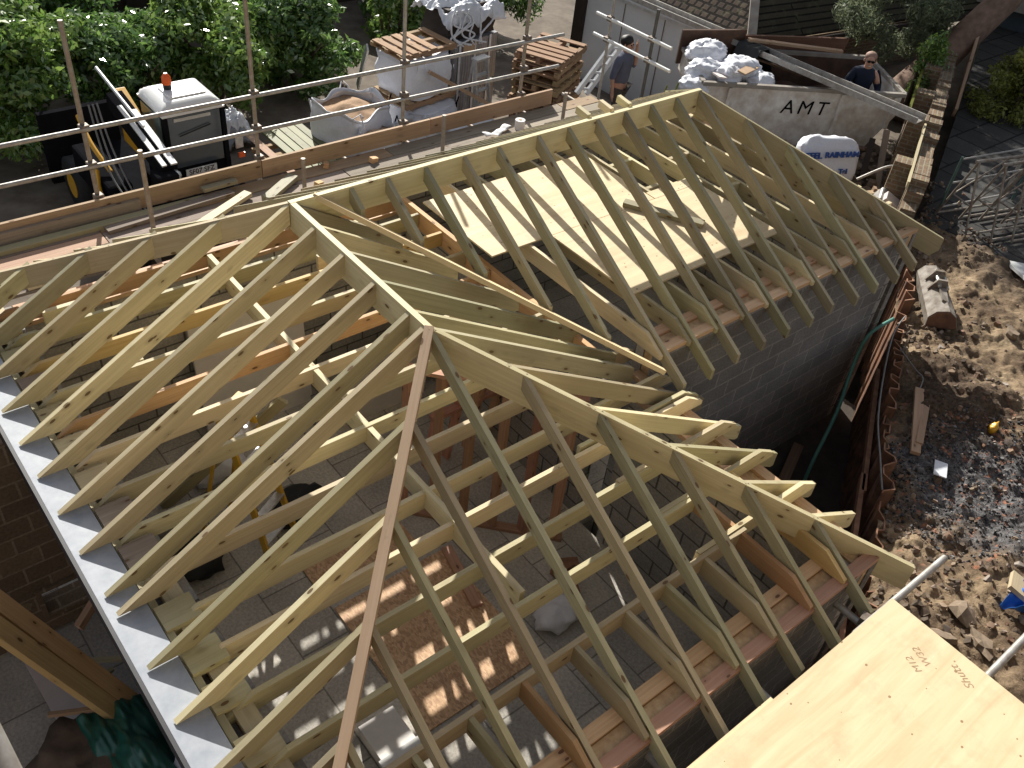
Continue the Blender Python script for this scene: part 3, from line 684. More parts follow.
tp = MB(); tp.grid(lambda u, v: tuple(onsoil(3.72 + .35 * u, -5.12 + .22 * v, .10 + .07 * math.sin(u * 9 + v * 5) + .05 * noise.noise(V((u * 4, v * 4, 0))))), 24, 18)
tag(tp.build('tarpaulin', 'blue', solid=.004), 'crumpled bright blue tarpaulin at the right edge', 'tarpaulin')
tag(MB().obox(onsoil(9.15, -2.35, .06), (.28, .16, .02), rotm(.1, .15, .9)).build('board_scrap', 'white'), 'pale board scrap on the soil by the patio', 'board')
# excavator bucket (a rusty digging bucket with teeth side away and a cream hanger)
bk = thing('digger_bucket', 'rusty digger bucket with chipped cream paint lying on the soil', 'digger bucket', (7.3, -2.05, -2.4))
ax0 = V((7.78, -1.72, -2.38)); ax1 = V((6.98, -2.38, -2.38)); ad = (ax1 - ax0).normalized(); sd = V((-ad.y, ad.x, 0))
prof = [(-.15, -.08), (-.165, .06), (-.10, .15), (.03, .18), (.12, .12), (.18, -.02)]
m = MB(); k = len(prof); P0 = [ax0 + sd * a_ * .9 + V((0, 0, b_ * .9)) for a_, b_ in prof]; P1 = [ax1 + sd * a_ + V((0, 0, b_)) for a_, b_ in prof]
m.add(P0 + P1, [(q, q + 1, k + q + 1, k + q) for q in range(k - 1)]); m.build('shell', 'bucketpaint', bk, solid=.02)
MB().add(P0, [tuple(range(k))]).build('side_plate', 'rust', bk, solid=.025); MB().add(P1, [tuple(range(k))]).build('side_plate', 'rust', bk, solid=.025)
for f in (.28, .48): 
    c = ax0.lerp(ax1, f) + V((0, 0, .18)); MB().prism([c - sd * .14 + V((0, 0, -.05)), c + sd * .12 + V((0, 0, -.06)), c + sd * .05 + V((0, 0, .10)), c - sd * .06 + V((0, 0, .10))], ad * .03).build('hanger_plate', 'bucketpaint', bk)
MB().tube([ax0.lerp(ax1, .22) + V((0, 0, .22)) - sd * .03, ax0.lerp(ax1, .55) + V((0, 0, .22)) - sd * .03], .022).build('pin', 'alu', bk)
MB().tube([ax0.lerp(ax1, .22) + V((0, 0, .20)) + sd * .07, ax0.lerp(ax1, .55) + V((0, 0, .20)) + sd * .07], .02).build('pin', 'alu', bk)
MB().prism([ax0.lerp(ax1, .55) + V((0, 0, .18)) - sd * .03, ax0.lerp(ax1, .8) + V((0, 0, .18)) - sd * .03, ax0.lerp(ax1, .8) + V((0, 0, .15)) + sd * .05, ax0.lerp(ax1, .55) + V((0, 0, .18)) + sd * .05], V((0, 0, .03))).build('rib', 'bucketpaint', bk)
# ------------------------------------------------------------------ steel trench sheets
random.seed(5)
def trench_sheet(a, b_, top, k):
    d = (b_ - a); Ln = d.length; d.normalize(); n_ = V((d.y, -d.x, 0))
    if n_.y > 0: n_ = -n_
    m = MB(); prof = []; top += random.uniform(-.06, .06); q0 = n_ * random.uniform(-.03, .05); a = a + q0; b_ = b_ + q0
    wv = random.uniform(.06, .10); nseg = 2
    for i in range(nseg):
        s0 = Ln * i / nseg; q = Ln / nseg
        prof += [(s0, 0), (s0 + q * .3, 0), (s0 + q * .42, wv), (s0 + q * .82, wv), (s0 + q * .95, 0)]
    prof.append((Ln, 0)); K = len(prof)
    dz = [random.uniform(-.045, .045) for _ in prof]
    tp_ = [a + d * s + n_ * o + V((0, 0, top + z)) for (s, o), z in zip(prof, dz)]; bt = [V((p.x, p.y, -3.95)) for p in tp_]
    t = thing('trench_sheet', k, 'trench sheet', (a.x, a.y, -3.95), 'steel trench sheets along the pit edge')
    m.add(bt + tp_, [(q, q + 1, K + q + 1, K + q) for q in range(K - 1)]); m.build('sheet', 'rust', t, solid=.012)
    e = MB()
    for q in range(K - 1): e.beam(tp_[q] + V((0, 0, .004)), tp_[q + 1] + V((0, 0, .002)), .014, .006)
    e.build('cut_edge', 'rust_edge', t)
segs = []; tot = []
pts = PL[1:]; 
labs = ['rusty corrugated trench sheet nearest the digger bucket', 'rusty trench sheet behind the overhanging hip rafter of the far wing', 'rusty trench sheet second from the digger bucket along the open pit', 'rusty trench sheet beside the top of the tan boards', 'rusty trench sheet along the middle of the tan boards', 'rusty trench sheet below the tan boards by the burnt patch', 'rusty trench sheet just right of the near rafter tails', 'rusty trench sheet under the near hip rafter end', 'rusty trench sheet seen through the last near rafters', 'rusty trench sheet by the plywood platform corner', 'rusty trench sheet running under the plywood platform', 'rusty trench sheet hidden farthest under the platform']
path = []; 
for a, b_ in zip(pts, pts[1:]):
    nn = max(1, round((b_ - a).length / .62))
    for i in range(nn): path.append((a.lerp(b_, i / nn), a.lerp(b_, (i + 1) / nn)))
for i, (a, b_) in enumerate(path): trench_sheet(a, b_ - (b_ - a) * .02, -2.40 + random.uniform(-.10, .10), labs[min(i, len(labs) - 1)])
for i, (s, e, lab) in enumerate((((6.0, -2.30), (4.2, -3.34), 'upper rusty waling bar running along the trench sheets'), ((4.4, -3.2), (2.5, -4.28), 'lower rusty waling bar by the near hip rafter'))):
    tag(MB().beam((s[0], s[1], -2.72), (e[0], e[1], -2.72), .045, .09).build('waling_bar', 'rust_edge'), lab, 'steel bar')
# hose and cable
def spline(P, n_=10):
    P = [V(p) for p in P]; out = []
    for i in range(len(P) - 1):
        a, b_, c, d = P[max(i - 1, 0)], P[i], P[i + 1], P[min(i + 2, len(P) - 1)]
        for k in range(n_):
            t = k / n_; out.append(.5 * ((2 * b_) + (c - a) * t + (2 * a - 5 * b_ + 4 * c - d) * t * t + (3 * b_ - a - 3 * c + d) * t ** 3))
    return out + [P[-1]]
tag(MB().tube(spline([(6.62, -1.98, -2.42), (6.19, -1.96, -2.5), (5.98, -2.02, -2.8), (5.5, -2.26, -3.1), (5.05, -2.42, -3.5), (4.9, -2.48, -3.78), (4.6, -2.6, -3.79)]), .022, 8).build('hose', 'hose'), 'green hose hanging down the pit and running along its floor', 'hose')
tag(MB().tube(spline([(6.6, -2.1, -2.3), (6.1, -2.25, -2.25), (5.5, -2.55, -2.3), (4.8, -2.95, -2.32), (4.3, -3.3, -2.3), (4.0, -3.55, -2.36)]), .009, 6).build('cable', 'cable'), 'thin grey cable draped along the top of the trench sheets', 'cable')
tag(MB().tube(spline([(6.0, -2.42, -2.3), (5.9, -2.7, -2.35), (5.8, -2.85, -2.33), (5.55, -2.95, -2.32)]), .007, 6).build('cable', 'cable'), 'short loop of grey cable on the soil above the tan boards', 'cable')
for i, (x, y, z, L_, rz, lab) in enumerate(((4.9, -2.25, -3.7, .9, .4, 'dark timber lying in the bottom of the pit by the hose'), (4.2, -3.0, -3.7, .8, 1.2, 'dark board lying in the pit near the trench sheets'))):
    tag(MB().obox((x, y, z), (L_ / 2, .06, .025), rotm(.05, .05, rz)).build('pit_timber', 'board_wet'), lab, 'timber')
# ------------------------------------------------------------------ near plywood platform on scaffold
pf = thing('scaffold_platform', 'plywood-topped scaffold platform in the near right corner', 'platform', (1.2, -5.0, FL))
MB().box(-.6, 2.15, -6.7, -4.50, -1.512, -1.494).build('plywood_top', 'ply', pf)
MB().box(-.62, .82, -5.56, -4.475, -1.530, -1.5135).build('lower_plywood', 'ply', pf)
MB().box(-2.4, -.61, -5.9, -4.6, -1.52, -1.50).build('plywood_top', 'ply', pf)
for y, x1, x0 in ((-4.50, 2.93, 1.75), (-5.24, 4.3, -3.)):
    MB().pipe((x0, y, -1.60), (x1, y, -1.60), .027).build('ledger_tube', 'galv', pf)
for x in (-.9, .0, .92, 1.95):
    MB().pipe((x, -6.0, -1.66), (x, -4.17, -1.70), .028).build('transom_tube', 'galv', pf)
for x in (-.7, 1.6):
    for y in (-4.52, -5.5): MB().pipe((x, y, -3.75 if y > -4.6 else -2.5), (x, y, -1.53), .0245).build('standard_tube', 'galv_old', pf)
MB().obox((1.95, -4.47, -1.63), (.04, .04, .035), rotm(0, 0, .2)).build('coupler', 'fitting', pf)
text('pencil_note', 'Shutt', .085, (1.99, -5.15, -1.4935), (.35, 1, 0), (-1, .35, 0), 'pencil', pf, .0006, .3)
text('pencil_note', 'W32', .075, (1.90, -4.90, -1.4935), (.35, 1, 0), (-1, .35, 0), 'pencil', pf, .0004, .2)
text('pencil_note', 'M12', .07, (1.80, -4.90, -1.4935), (.35, 1, 0), (-1, .35, 0), 'pencil', pf, .0004, .2)
# ------------------------------------------------------------------ scaffold behind the building
scf = thing('scaffold', 'tube and board scaffold with guard rails behind the building', 'scaffold', (2, 3, -3.4))
SXs = (-2.4, -.46, 1.325, 3.26, 5.14)
TR = .0235
for i, x in enumerate(SXs):
    MB().pipe((x, 3.33, -3.4), (x, 3.33, (.28, .28, .9, .9, .9)[i]), TR).build('standard_tube', 'galv_old' if i != 3 else 'galv', scf)
for x, zt in ((-.23, -.67), (1.44, -1.16), (3.27, -1.06), (5.18, -1.16), (-2.3, -1.1)):
    MB().pipe((x, 2.5, -3.4), (x, 2.5, zt), TR).build('standard_tube', 'galv_old', scf)
MB().pipe((-4, 3.275, -.73), (5.75, 3.275, -.78), TR).build('guard_rail', 'galv', scf)
MB().pipe((-4, 3.275, -1.11), (5.73, 3.275, -1.20), TR).build('guard_rail', 'galv', scf)
MB().pipe((-4, 3.30, -1.80), (6.4, 3.30, -1.80), TR).build('ledger_tube', 'galv_old', scf)
MB().pipe((-4, 2.5, -1.80), (6.4, 2.5, -1.80), TR).build('ledger_tube', 'galv_old', scf)
for x in SXs:
    for z in (-.745, -1.14, -1.5): 
        MB().obox((x, 3.305, z), (.045, .045, .035), rotm(0, 0, .1), 0).build('coupler', 'fitting', scf, bevel=.01)
for x in (-2.2, -.3, 1.3, 2.4, 3.3, 4.3, 5.2, 6.1): MB().pipe((x, 2.2, -1.755), (x, 3.5, -1.755), TR).build('transom_tube', 'galv_old', scf)
# boards
random.seed(9)
for r_ in range(4):
    x = -4.2 + random.uniform(0, 1)
    while x < 6.2:
        ln = random.uniform(2.6, 3.5); x1 = min(x + ln, 6.35); y0 = 2.33 + .215 * r_
        MB().box(x, x1 - .012, y0, y0 + .205, -1.735, -1.70 + j(.004)).build('scaffold_board', pick(('board_old', 3), ('board_tan', 1)), scf)
        x = x1
for x0, x1, dz in ((-4, -2.2, 0), (-2.19, 1.30, .004), (1.31, 3.6, 0), (3.61, 5.63, .0)):
    MB().box(x0, x1, 3.215, 3.25, -1.695, -1.49 + dz).build('toe_board', 'board_tan', scf)
MB().box(-4, -.1, 3.165, 3.21, -1.695, -1.56).build('toe_board', 'board_old', scf)
# return run to the right
for x, y0, y1, z in ((6.5, 3.44, 2.05, -.66), (6.5, 3.44, 2.0, -.94)):
    MB().pipe((x, y0 + .02, z), (x, y1, z + .01), TR).build('guard_rail', 'white', scf)
MB().pipe((6.54, 2.42, -1.9), (6.54, 2.42, -.28), TR).build('standard_tube', 'galv_dark', scf)
MB().pipe((6.54, 3.21, -3.4), (6.54, 3.21, -.2), TR * .8).build('standard_tube', 'galv', scf)
for p in ((6.52, 2.42, -.66), (6.52, 2.42, -.94), (6.52, 3.21, -.66), (6.52, 3.21, -.94)): MB().obox(p, (.04, .045, .035), rotm(0, 0, 0)).build('coupler', 'fitting', scf, bevel=.01)
# things lying on the boards
def off(name, p0, p1, w_, h_, mat, lab, cat='timber', group=None): return tag(MB().beam(p0, p1, w_, h_).build(name, mat), lab, cat, group)
off('timber_offcut', (.28, 2.60, -1.675), (.98, 2.92, -1.66), .10, .045, 'pine_fresh', 'pale timber offcut lying diagonally on the scaffold boards, left of the short one')
off('timber_offcut', (1.10, 2.72, -1.665), (1.58, 3.02, -1.66), .12, .05, 'pine_green', 'short greenish timber block on the scaffold boards beside a short post')
off('timber_length', (-1.9, 3.06, -1.675), (.55, 3.06, -1.675), .10, .045, 'pine', 'long timber lying against the toe board at the left')
off('timber_length', (-.55, 2.95, -1.68), (.85, 3.03, -1.66), .11, .04, 'board_old', 'weathered plank lying along the scaffold behind the pale offcut')
off('timber_length', (-1.5, 2.36, -1.672), (2.0, 2.38, -1.672), .07, .04, 'pine_fresh', 'long thin lath on the boards close behind the ridge')
off('timber_offcut', (.55, 3.12, -1.60), (.95, 3.13, -1.60), .08, .04, 'pine_green', 'small timber offcut on top of the weathered plank')
off('timber_length', (2.2, 2.4, -1.675), (4.6, 2.42, -1.675), .09, .03, 'board_tan', 'thin tan lath along the inner edge of the scaffold boards')
for x, y, rz, lab in ((1.75, 2.75, .4, 'tiny timber chip on the scaffold boards by the toe board joint'), (2.05, 3.1, 1.0, 'orange timber chip against the toe board'), (2.6, 2.95, .2, 'round-looking wood chip on the scaffold boards near the middle post'), (1.35, 2.5, .8, 'wedge of wood standing near the ridge on the boards')):
    tag(MB().obox((x, y, -1.67), (.05, .03, .03), rotm(.1, .2, rz)).build('wood_chip', 'pine_orange'), lab, 'wood chip')
tr = thing('tissue_roll', 'white paper roll standing on the scaffold boards', 'paper roll', (4.75, 2.83, -1.7))
MB().tube([(4.75, 2.83, -1.70), (4.75, 2.83, -1.575)], .065, 20).build('roll', 'tissue', tr); MB().tube([(4.75, 2.83, -1.60), (4.75, 2.83, -1.571)], .024, 12).build('core', 'paper', tr)
pm = MB(); pm.grid(lambda u, v: (4.18 + .45 * u, 2.80 + .10 * v - .05 * math.sin(u * 5), -1.675 + .03 * abs(math.sin(u * 8 + v))), 20, 4); tag(pm.build('paper_strip', 'tissue', solid=.002), 'torn white paper strip beside the paper roll', 'paper')
bt = thing('sealant_tube', 'clear bottle with blue cap lying on the scaffold boards', 'bottle', (5.1, 2.6, -1.7))
MB().tube([(4.98, 2.64, -1.665), (5.17, 2.60, -1.665)], .032, 14).build('body', 'film', bt); MB().tube([(5.171, 2.60, -1.665), (5.22, 2.59, -1.665)], .035, 14).build('cap', 'blue', bt); MB().tube([(5.221, 2.59, -1.665), (5.3, 2.575, -1.665)], [.02, .006], 10).build('nozzle', 'film', bt)
# leaning aluminium ladder at the back corner
def ladder(a, b_, wvec, n_, lab, mat='alu'):
    t = thing('ladder', lab, 'ladder', a); a, b_, wv = V(a), V(b_), V(wvec)
    for s in (-.5, .5): MB().beam(a + wv * s, b_ + wv * s, .045, .075).build('stile', mat, t)
    for k in range(n_):
        p = a.lerp(b_, (k + .6) / n_); MB().tube([p - wv * .5, p + wv * .5], .018, 8).build('rung', mat, t)
ladder((6.60, 3.62, -1.90), (7.17, 3.60, -1.26), (.20, 0, -.05), 6, 'aluminium ladder leaning on the white rails beside the worker', 'trim_white')
# ------------------------------------------------------------------ foliage
def leaves(n_, blobs, size, mat_up=.35, seed=0, aspect=.42, droop=0.):
    """n_ folded leaf blades scattered through the blobs (centre, radii); denser near each blob's skin"""
    r = np.random.default_rng(seed); w_ = np.array([b[1][0] * b[1][1] * b[1][2] for b in blobs]) ** .75; idx = r.choice(len(blobs), n_, p=w_ / w_.sum())
    C_ = np.array([b[0] for b in blobs])[idx]; Rr = np.array([b[1] for b in blobs])[idx]
    d = r.normal(size=(n_, 3)); d /= np.linalg.norm(d, axis=1)[:, None]
    rad = r.random(n_) ** .42 * (1 + .22 * np.sin(d[:, 0] * 7 + idx * 2.1) * np.cos(d[:, 2] * 6 + idx))
    P = C_ + d * Rr * rad[:, None]
    nrm = d + r.normal(size=(n_, 3)) * .75 + np.array([0, 0, mat_up]); nrm /= np.linalg.norm(nrm, axis=1)[:, None]
    a = r.normal(size=(n_, 3)) + np.array([0, 0, -droop]); a -= nrm * (a * nrm).sum(1)[:, None]; a /= np.linalg.norm(a, axis=1)[:, None]
    b = np.cross(nrm, a); L_ = size * (.4 + 1.1 * r.random(n_) ** 1.3)[:, None]; W_ = L_ * aspect
    tip = P + a * L_ * .5 - nrm * L_ * .08; tail = P - a * L_ * .5; l = P + b * W_ * .5 + nrm * L_ * .06; rr = P - b * W_ * .5 + nrm * L_ * .06
    vs = np.stack([tail, rr, tip, l], 1).reshape(-1, 3)
    return vs
def leafmesh(name, vs, mat, parent):
    me = bpy.data.meshes.new(name); o = bpy.data.objects.new(name, me); COL.objects.link(o)
    base = V(parent['_w']); o.parent = parent; o['_w'] = tuple(base)
    vs = vs + np.array([0, 0, ZO]) - np.array(base); k = len(vs) // 4
    me.vertices.add(len(vs)); me.vertices.foreach_set('co', vs.ravel()); me.loops.add(k * 4); me.polygons.add(k)
    me.loops.foreach_set('vertex_index', np.arange(k * 4)); me.polygons.foreach_set('loop_start', np.arange(k) * 4); me.polygons.foreach_set('loop_total', np.full(k, 4))
    me.update(calc_edges=True); me.materials.append(MT[mat]); return o
def shrub(c, rx, ry, h, n_, size, mat, lab, seed, name='laurel_shrub', cat='shrub', group=None, lean=0):
    t = thing(name, lab, cat, c, group); rs = random.Random(seed); blobs = []
    for i in range(26):
        a = rs.uniform(0, 6.28); q = rs.random() ** .6; zz = rs.uniform(.14, .92); s = (1 - .45 * max(0, zz - .5) * 2)
        blobs.append(((c[0] + math.cos(a) * rx * q * s * .8, c[1] + math.sin(a) * ry * q * s * .8, c[2] + h * zz), (rx * rs.uniform(.2, .42), ry * rs.uniform(.2, .42), h * rs.uniform(.09, .2))))
    leafmesh('foliage', leaves(int(n_ * 1.7), blobs, size * .78, seed=seed), mat, t)
    m = MB()
    for i in range(7):
        a = rs.uniform(0, 6.28); p = V(c); e = p + V((math.cos(a) * rx * .6, math.sin(a) * ry * .6, h * rs.uniform(.6, .85))); m.tube([p + V((math.cos(a) * .1, math.sin(a) * .1, -.05)), p.lerp(e, .5) + V((0, 0, h * .1)), e], [.035, .022, .008], 6)
    m.build('stems', 'bush_stem', t); return t
G = 'laurels along the back of the yard'
shrub((-1.9, 8.9, -3.4), 1.3, 1.7, 1.9, 8000, .15, 'laurel', 'dense glossy laurel at the far left edge of the hedge', 31, group=G)
shrub((.1, 8.9, -3.4), 1.25, 1.7, 1.95, 11000, .15, 'laurel2', 'tall glossy laurel behind the leftmost scaffold post', 32, group=G)
shrub((1.8, 8.8, -3.4), 1.15, 1.6, 1.55, 10500, .14, 'laurel', 'lower laurel directly behind the digger boom', 33, group=G)
shrub((3.2, 8.8, -3.4), 1.2, 1.6, 1.75, 11000, .15, 'laurel2', 'bright green laurel behind the digger cab', 34, group=G)
shrub((4.75, 8.6, -3.4), 1.15, 1.35, 1.7, 11500, .15, 'laurel', 'rounded laurel behind the open bulk bag', 35, group=G)
shrub((1.6, 11.0, -3.4), 1.4, 1.0, 1.9, 5000, .15, 'laurel', 'laurel in the second row above the digger boom', 43, group=G)
shrub((5.2, 10.6, -3.4), 1.3, 1.0, 1.8, 6000, .15, 'laurel', 'laurel at the back, above the open bulk bag', 36, group=G)
shrub((7.1, 9.4, -3.4), .8, .8, 1.7, 4500, .14, 'laurel2', 'small bright laurel between the bulk bags and the wrapped pack', 37, group=G)
shrub((9.6, 9.6, -3.4), 1.6, 1.1, 2.1, 9000, .13, 'laurel', 'dark shrub behind the stack of pallets', 38, group=G)
shrub((8.2, 10.4, -3.4), 1.1, 1.0, 1.9, 5000, .13, 'laurel', 'dark shrub behind the wrapped pack', 39, group=G)
shrub((14.3, .55, -2.55), 1.0, .9, 1.15, 6500, .10, 'goldbush', 'yellow-green rounded bush in the neighbouring garden', 40, 'garden_bush', 'bush')
shrub((16.2, .6, -2.55), .9, .9, 1.25, 4500, .10, 'goldbush', 'yellow-green bush at the right edge of the photo', 41, 'garden_bush', 'bush')
shrub((13.0, 1.75, -2.6), .5, .35, 1.25, 1800, .09, 'laurel2', 'sparse leafy ivy beside the leaning tree trunk', 42, 'ivy_shrub', 'bush')
# the leaning tree with its shading crown
tree = thing('leaning_tree', 'big tree with a thick bare trunk leaning over the ruined garden wall', 'tree', (13.4, 2.1, -2.8))
m = MB(); m.tube([(13.0, 2.1, -3.0), (13.45, 2.12, -2.55), (14.3, 2.02, -1.9), (15.2, 1.85, -1.1), (16.2, 1.7, .2), (16.8, 2.2, 2.2), (17.0, 3.0, 4.2)], [.46, .34, .28, .26, .25, .22, .15], 14)
m.build('trunk', 'bark', tree)
m = MB()
for e, k in (((13.5, 5.0, 2.2), .11), ((19.5, 4.0, 3.6), .12), ((15.0, 7.5, 3.2), .12), ((17.5, 8.5, 4.0), .11), ((13.0, 4.2, .2), .07)):
    s = V((16.4, 1.9, .8)) if k < .12 else V((16.8, 2.3, 2.4)); e = V(e); m.tube([s, s.lerp(e, .5) + V((0, 0, .4)), e], [k, k * .7, k * .3], 8)
m.build('limb', 'bark', tree)
rs = random.Random(3); bl = []
for i in range(46):
    bl.append(((rs.uniform(13.2, 21.5), rs.uniform(1.8, 10.5), rs.uniform(1.2, 5.2)), (rs.uniform(.6, 1.2), rs.uniform(.6, 1.2), rs.uniform(.35, .7))))
leafmesh('crown', leaves(26000, bl, .24, seed=50), 'conifer', tree)
bl = []
for i in range(16):
    f = i / 15; bl.append(((12.3 + 2.2 * f + rs.uniform(-.4, .4), 2.9 + rs.uniform(-.35, .35) - .5 * f, -.85 - .95 * rs.random() - .25 * f), (rs.uniform(.2, .45), rs.uniform(.2, .4), rs.uniform(.15, .32))))
leafmesh('hanging_bough', leaves(8500, bl, .11, seed=51, droop=.9, aspect=.22), 'conifer', tree)
m = MB(); m.tube([(16.2, 1.8, .4), (14.2, 2.6, -.1), (12.8, 3.0, -.6), (11.9, 3.1, -1.0)], [.06, .05, .035, .012], 6); m.build('bough_branch', 'bark', tree)
# dark timber fence beyond the hedge
fn = thing('timber_fence', 'dark brown timber fence beyond the laurels', 'fence', (4, 12, -3.4))
MB().box(-10, 12, 11.9, 11.95, -3.4, -1.7, (0, 0, 1)).build('fence_panel', 'dark', fn)
for x in range(-9, 12, 2): MB().box(x, x + .1, 11.8, 11.9, -3.4, -1.6).build('fence_post', 'dark', fn)
# ------------------------------------------------------------------ compact telehandler
dg = thing('telehandler', 'small yellow and black telehandler with white cab roof and raised boom', 'telehandler', (1.05, 5.1, -3.4))
def obj(mb, name, mat, par, **k): return mb.build(name, mat, par, **k)
cab = obj(MB().box(.80, 1.62, 4.76, 5.42, -2.6, -2.22), 'cab', 'blackpaint', dg)
# roof: rounded pale shell
m = MB()
def cabroof(u, v):
    x = .80 + .78 * u; y = 4.70 + .74 * v; e = min(u, 1 - u, v, 1 - v); z = -1.50 + .12 * min(1, (e / .16)) ** .5
    return (x, y, z)
m.grid(cabroof, 22, 22); m.box(.80, 1.58, 4.70, 5.44, -1.52, -1.497); obj(m, 'cab_roof', 'white', dg)
obj(MB().box(.98, 1.44, 4.86, 5.22, -1.385, -1.36), 'roof_hatch', 'white', dg, bevel=.01)
for x, y in ((.83, 4.74), (1.56, 4.74), (.83, 5.40), (1.56, 5.40)):
    obj(MB().beam((x, y - .02 * (y < 5), -2.3), (x, y, -1.5), .055, .055, (0, 1, 0)), 'cab_pillar', 'blackpaint', dg)
obj(MB().box(.87, 1.52, 4.725, 4.74, -2.2, -1.54), 'rear_window', 'glass', dg)
obj(MB().box(.80, .812, 4.80, 5.36, -2.2, -1.55), 'side_window', 'glass_pale', dg); obj(MB().box(1.57, 1.585, 4.80, 5.36, -2.2, -1.55), 'side_window', 'glass', dg)
obj(MB().box(.86, 1.50, 5.41, 5.42, -2.2, -1.55), 'windscreen', 'glass', dg)
obj(MB().box(1.0, 1.36, 4.95, 5.2, -2.6, -2.05), 'seat', 'black', dg, bevel=.04)
obj(MB().box(.94, 1.40, 4.715, 4.722, -1.60, -1.56), 'roof_lamp', 'alu', dg)
bc = obj(MB().tube([(1.07, 5.12, -1.36), (1.07, 5.12, -1.30)], .05, 12), 'beacon_base', 'black', dg)
obj(MB().tube([(1.07, 5.12, -1.30), (1.07, 5.12, -1.22), (1.07, 5.12, -1.17)], [.058, .055, .02], 14), 'beacon_lens', 'orange', dg)
pl_ = obj(MB().box(1.0, 1.40, 4.70, 4.715, -2.32, -2.235), 'number_plate', 'white', dg)
o = text('number_plate_text', 'SF07 SFZ', .088, (1.2, 4.697, -2.278), (1, 0, 0), (0, 0, 1), 'blackpaint', dg, .002)
obj(MB().box(.74, 1.70, 4.55, 5.6, -3.0, -2.52), 'rear_body', 'blackpaint', dg, bevel=.03)
obj(MB().hexa([(.62, 4.1, -3.0), (1.66, 4.1, -3.0), (1.66, 4.75, -3.0), (.62, 4.75, -3.0)], [(.66, 4.2, -2.42), (1.62, 4.2, -2.42), (1.62, 4.75, -2.40), (.66, 4.75, -2.40)]), 'engine_cover', 'blackpaint', dg, bevel=.03)
obj(MB().box(.30, 1.2, 4.6, 6.9, -3.05, -2.75), 'chassis', 'blackpaint', dg)
obj(MB().hexa([(.70, 5.3, -2.3), (.80, 5.3, -2.3), (.80, 5.9, -2.3), (.70, 5.9, -2.3)], [(.66, 5.35, -1.72), (.79, 5.35, -1.72), (.79, 5.8, -1.55), (.66, 5.8, -1.55)]), 'side_panel', 'yellow', dg, bevel=.01)
# black boom, white top strips painted in for its bright reflection, hoses
b0, b1 = V((.60, 4.15, -1.90)), V((.56, 5.55, -1.56))
obj(MB().beam(b0, b1, .20, .20), 'boom', 'blackpaint', dg, bevel=.01)
up = V((0, -.25, 1)).normalized()
obj(MB().beam(b0 + up * .112 + V((.055, 0, 0)), b0.lerp(b1, .72) + up * .112 + V((.055, 0, 0)), .075, .02), 'boom_top_glare', 'white', dg)
obj(MB().beam(b0 + up * .112 - V((.06, 0, 0)), b0.lerp(b1, .8) + up * .112 - V((.06, 0, 0)), .055, .02), 'boom_top_glare', 'white', dg)
obj(MB().tube([b0.lerp(b1, .45) + up * .17, b1 + up * .16 + V((-.05, .35, .12))], .022, 10), 'boom_ram', 'alu', dg)
obj(MB().box(.40, .66, 4.0, 4.26, -2.15, -1.86), 'boom_pivot', 'blackpaint', dg, bevel=.03); obj(MB().ball((.60, 4.12, -1.93), .10, 14, 8, (1.2, 1, .7)), 'pivot_cover', 'alu', dg)
for q in range(3):
    x = .36 - .05 * q; obj(MB().tube(spline([(x, 5.6, -1.6), (x - .06, 5.1, -2.0 - .1 * q), (x - .02, 4.6, -2.45), (x + .06, 4.25, -2.5)]), .011, 6), 'hose', 'cable', dg)
obj(MB().box(.10, .40, 4.9, 6.2, -2.75, -2.35), 'fuel_tank', 'blackpaint', dg, bevel=.04)
obj(MB().tube(spline([(.10, 5.3, -2.3), (.02, 5.0, -2.5), (.12, 4.7, -2.8), (.3, 4.6, -2.85)]), .045, 8), 'mudguard', 'yellow', dg)
obj(MB().tube(spline([(.22, 6.0, -1.9), (.2, 5.6, -2.1), (.25, 5.2, -2.3)]), .03, 8), 'linkage', 'yellow', dg)
obj(MB().box(-.05, .95, 6.85, 6.95, -3.2, -2.2), 'fork_carriage', 'blackpaint', dg)
for x in (.15, .7): obj(MB().box(x, x + .09, 6.9, 7.9, -3.25, -3.2), 'fork', 'blackpaint', dg)
for x in (.18, 1.62):
    for y in (4.75, 6.35):
        wl = obj(MB().tube([(x - .12, y, -3.0), (x - .115, y, -3.0), (x + .115, y, -3.0), (x + .12, y, -3.0)], [.30, .38, .38, .30], 22), 'wheel', 'black', dg)
        obj(MB().tube([(x - .13, y, -3.0), (x + .13, y, -3.0)], .17, 16), 'rim', 'yellow', wl)
mr = obj(MB().tube([(1.6, 4.85, -2.0), (1.78, 4.85, -2.02)], .012, 6), 'mirror_arm', 'black', dg); obj(MB().box(1.74, 1.84, 4.84, 4.87, -2.18, -2.02), 'mirror', 'alu', dg)
obj(MB().box(1.72, 1.80, 4.72, 4.75, -2.25, -2.19), 'tail_lamp', 'orange', dg)
obj(MB().tube([(.98, 4.70, -1.78), (1.38, 4.70, -1.70)], .008, 6), 'wiper', 'black', dg)
# rubble heap near the digger
random.seed(12)
m = MB()
for i in range(420):
    x = random.gauss(-.1, .35); y = random.gauss(5.6, .3); s = random.uniform(.015, .06)
    m.ball((x, y, -3.38 + max(0, .18 - .25 * math.hypot(x + .1, y - 5.6))), s, 5, 3, (1, .8, .6), .7, seed=i, smooth=False)
struct(m.build('mortar_rubble', 'stone'), 'stuff')
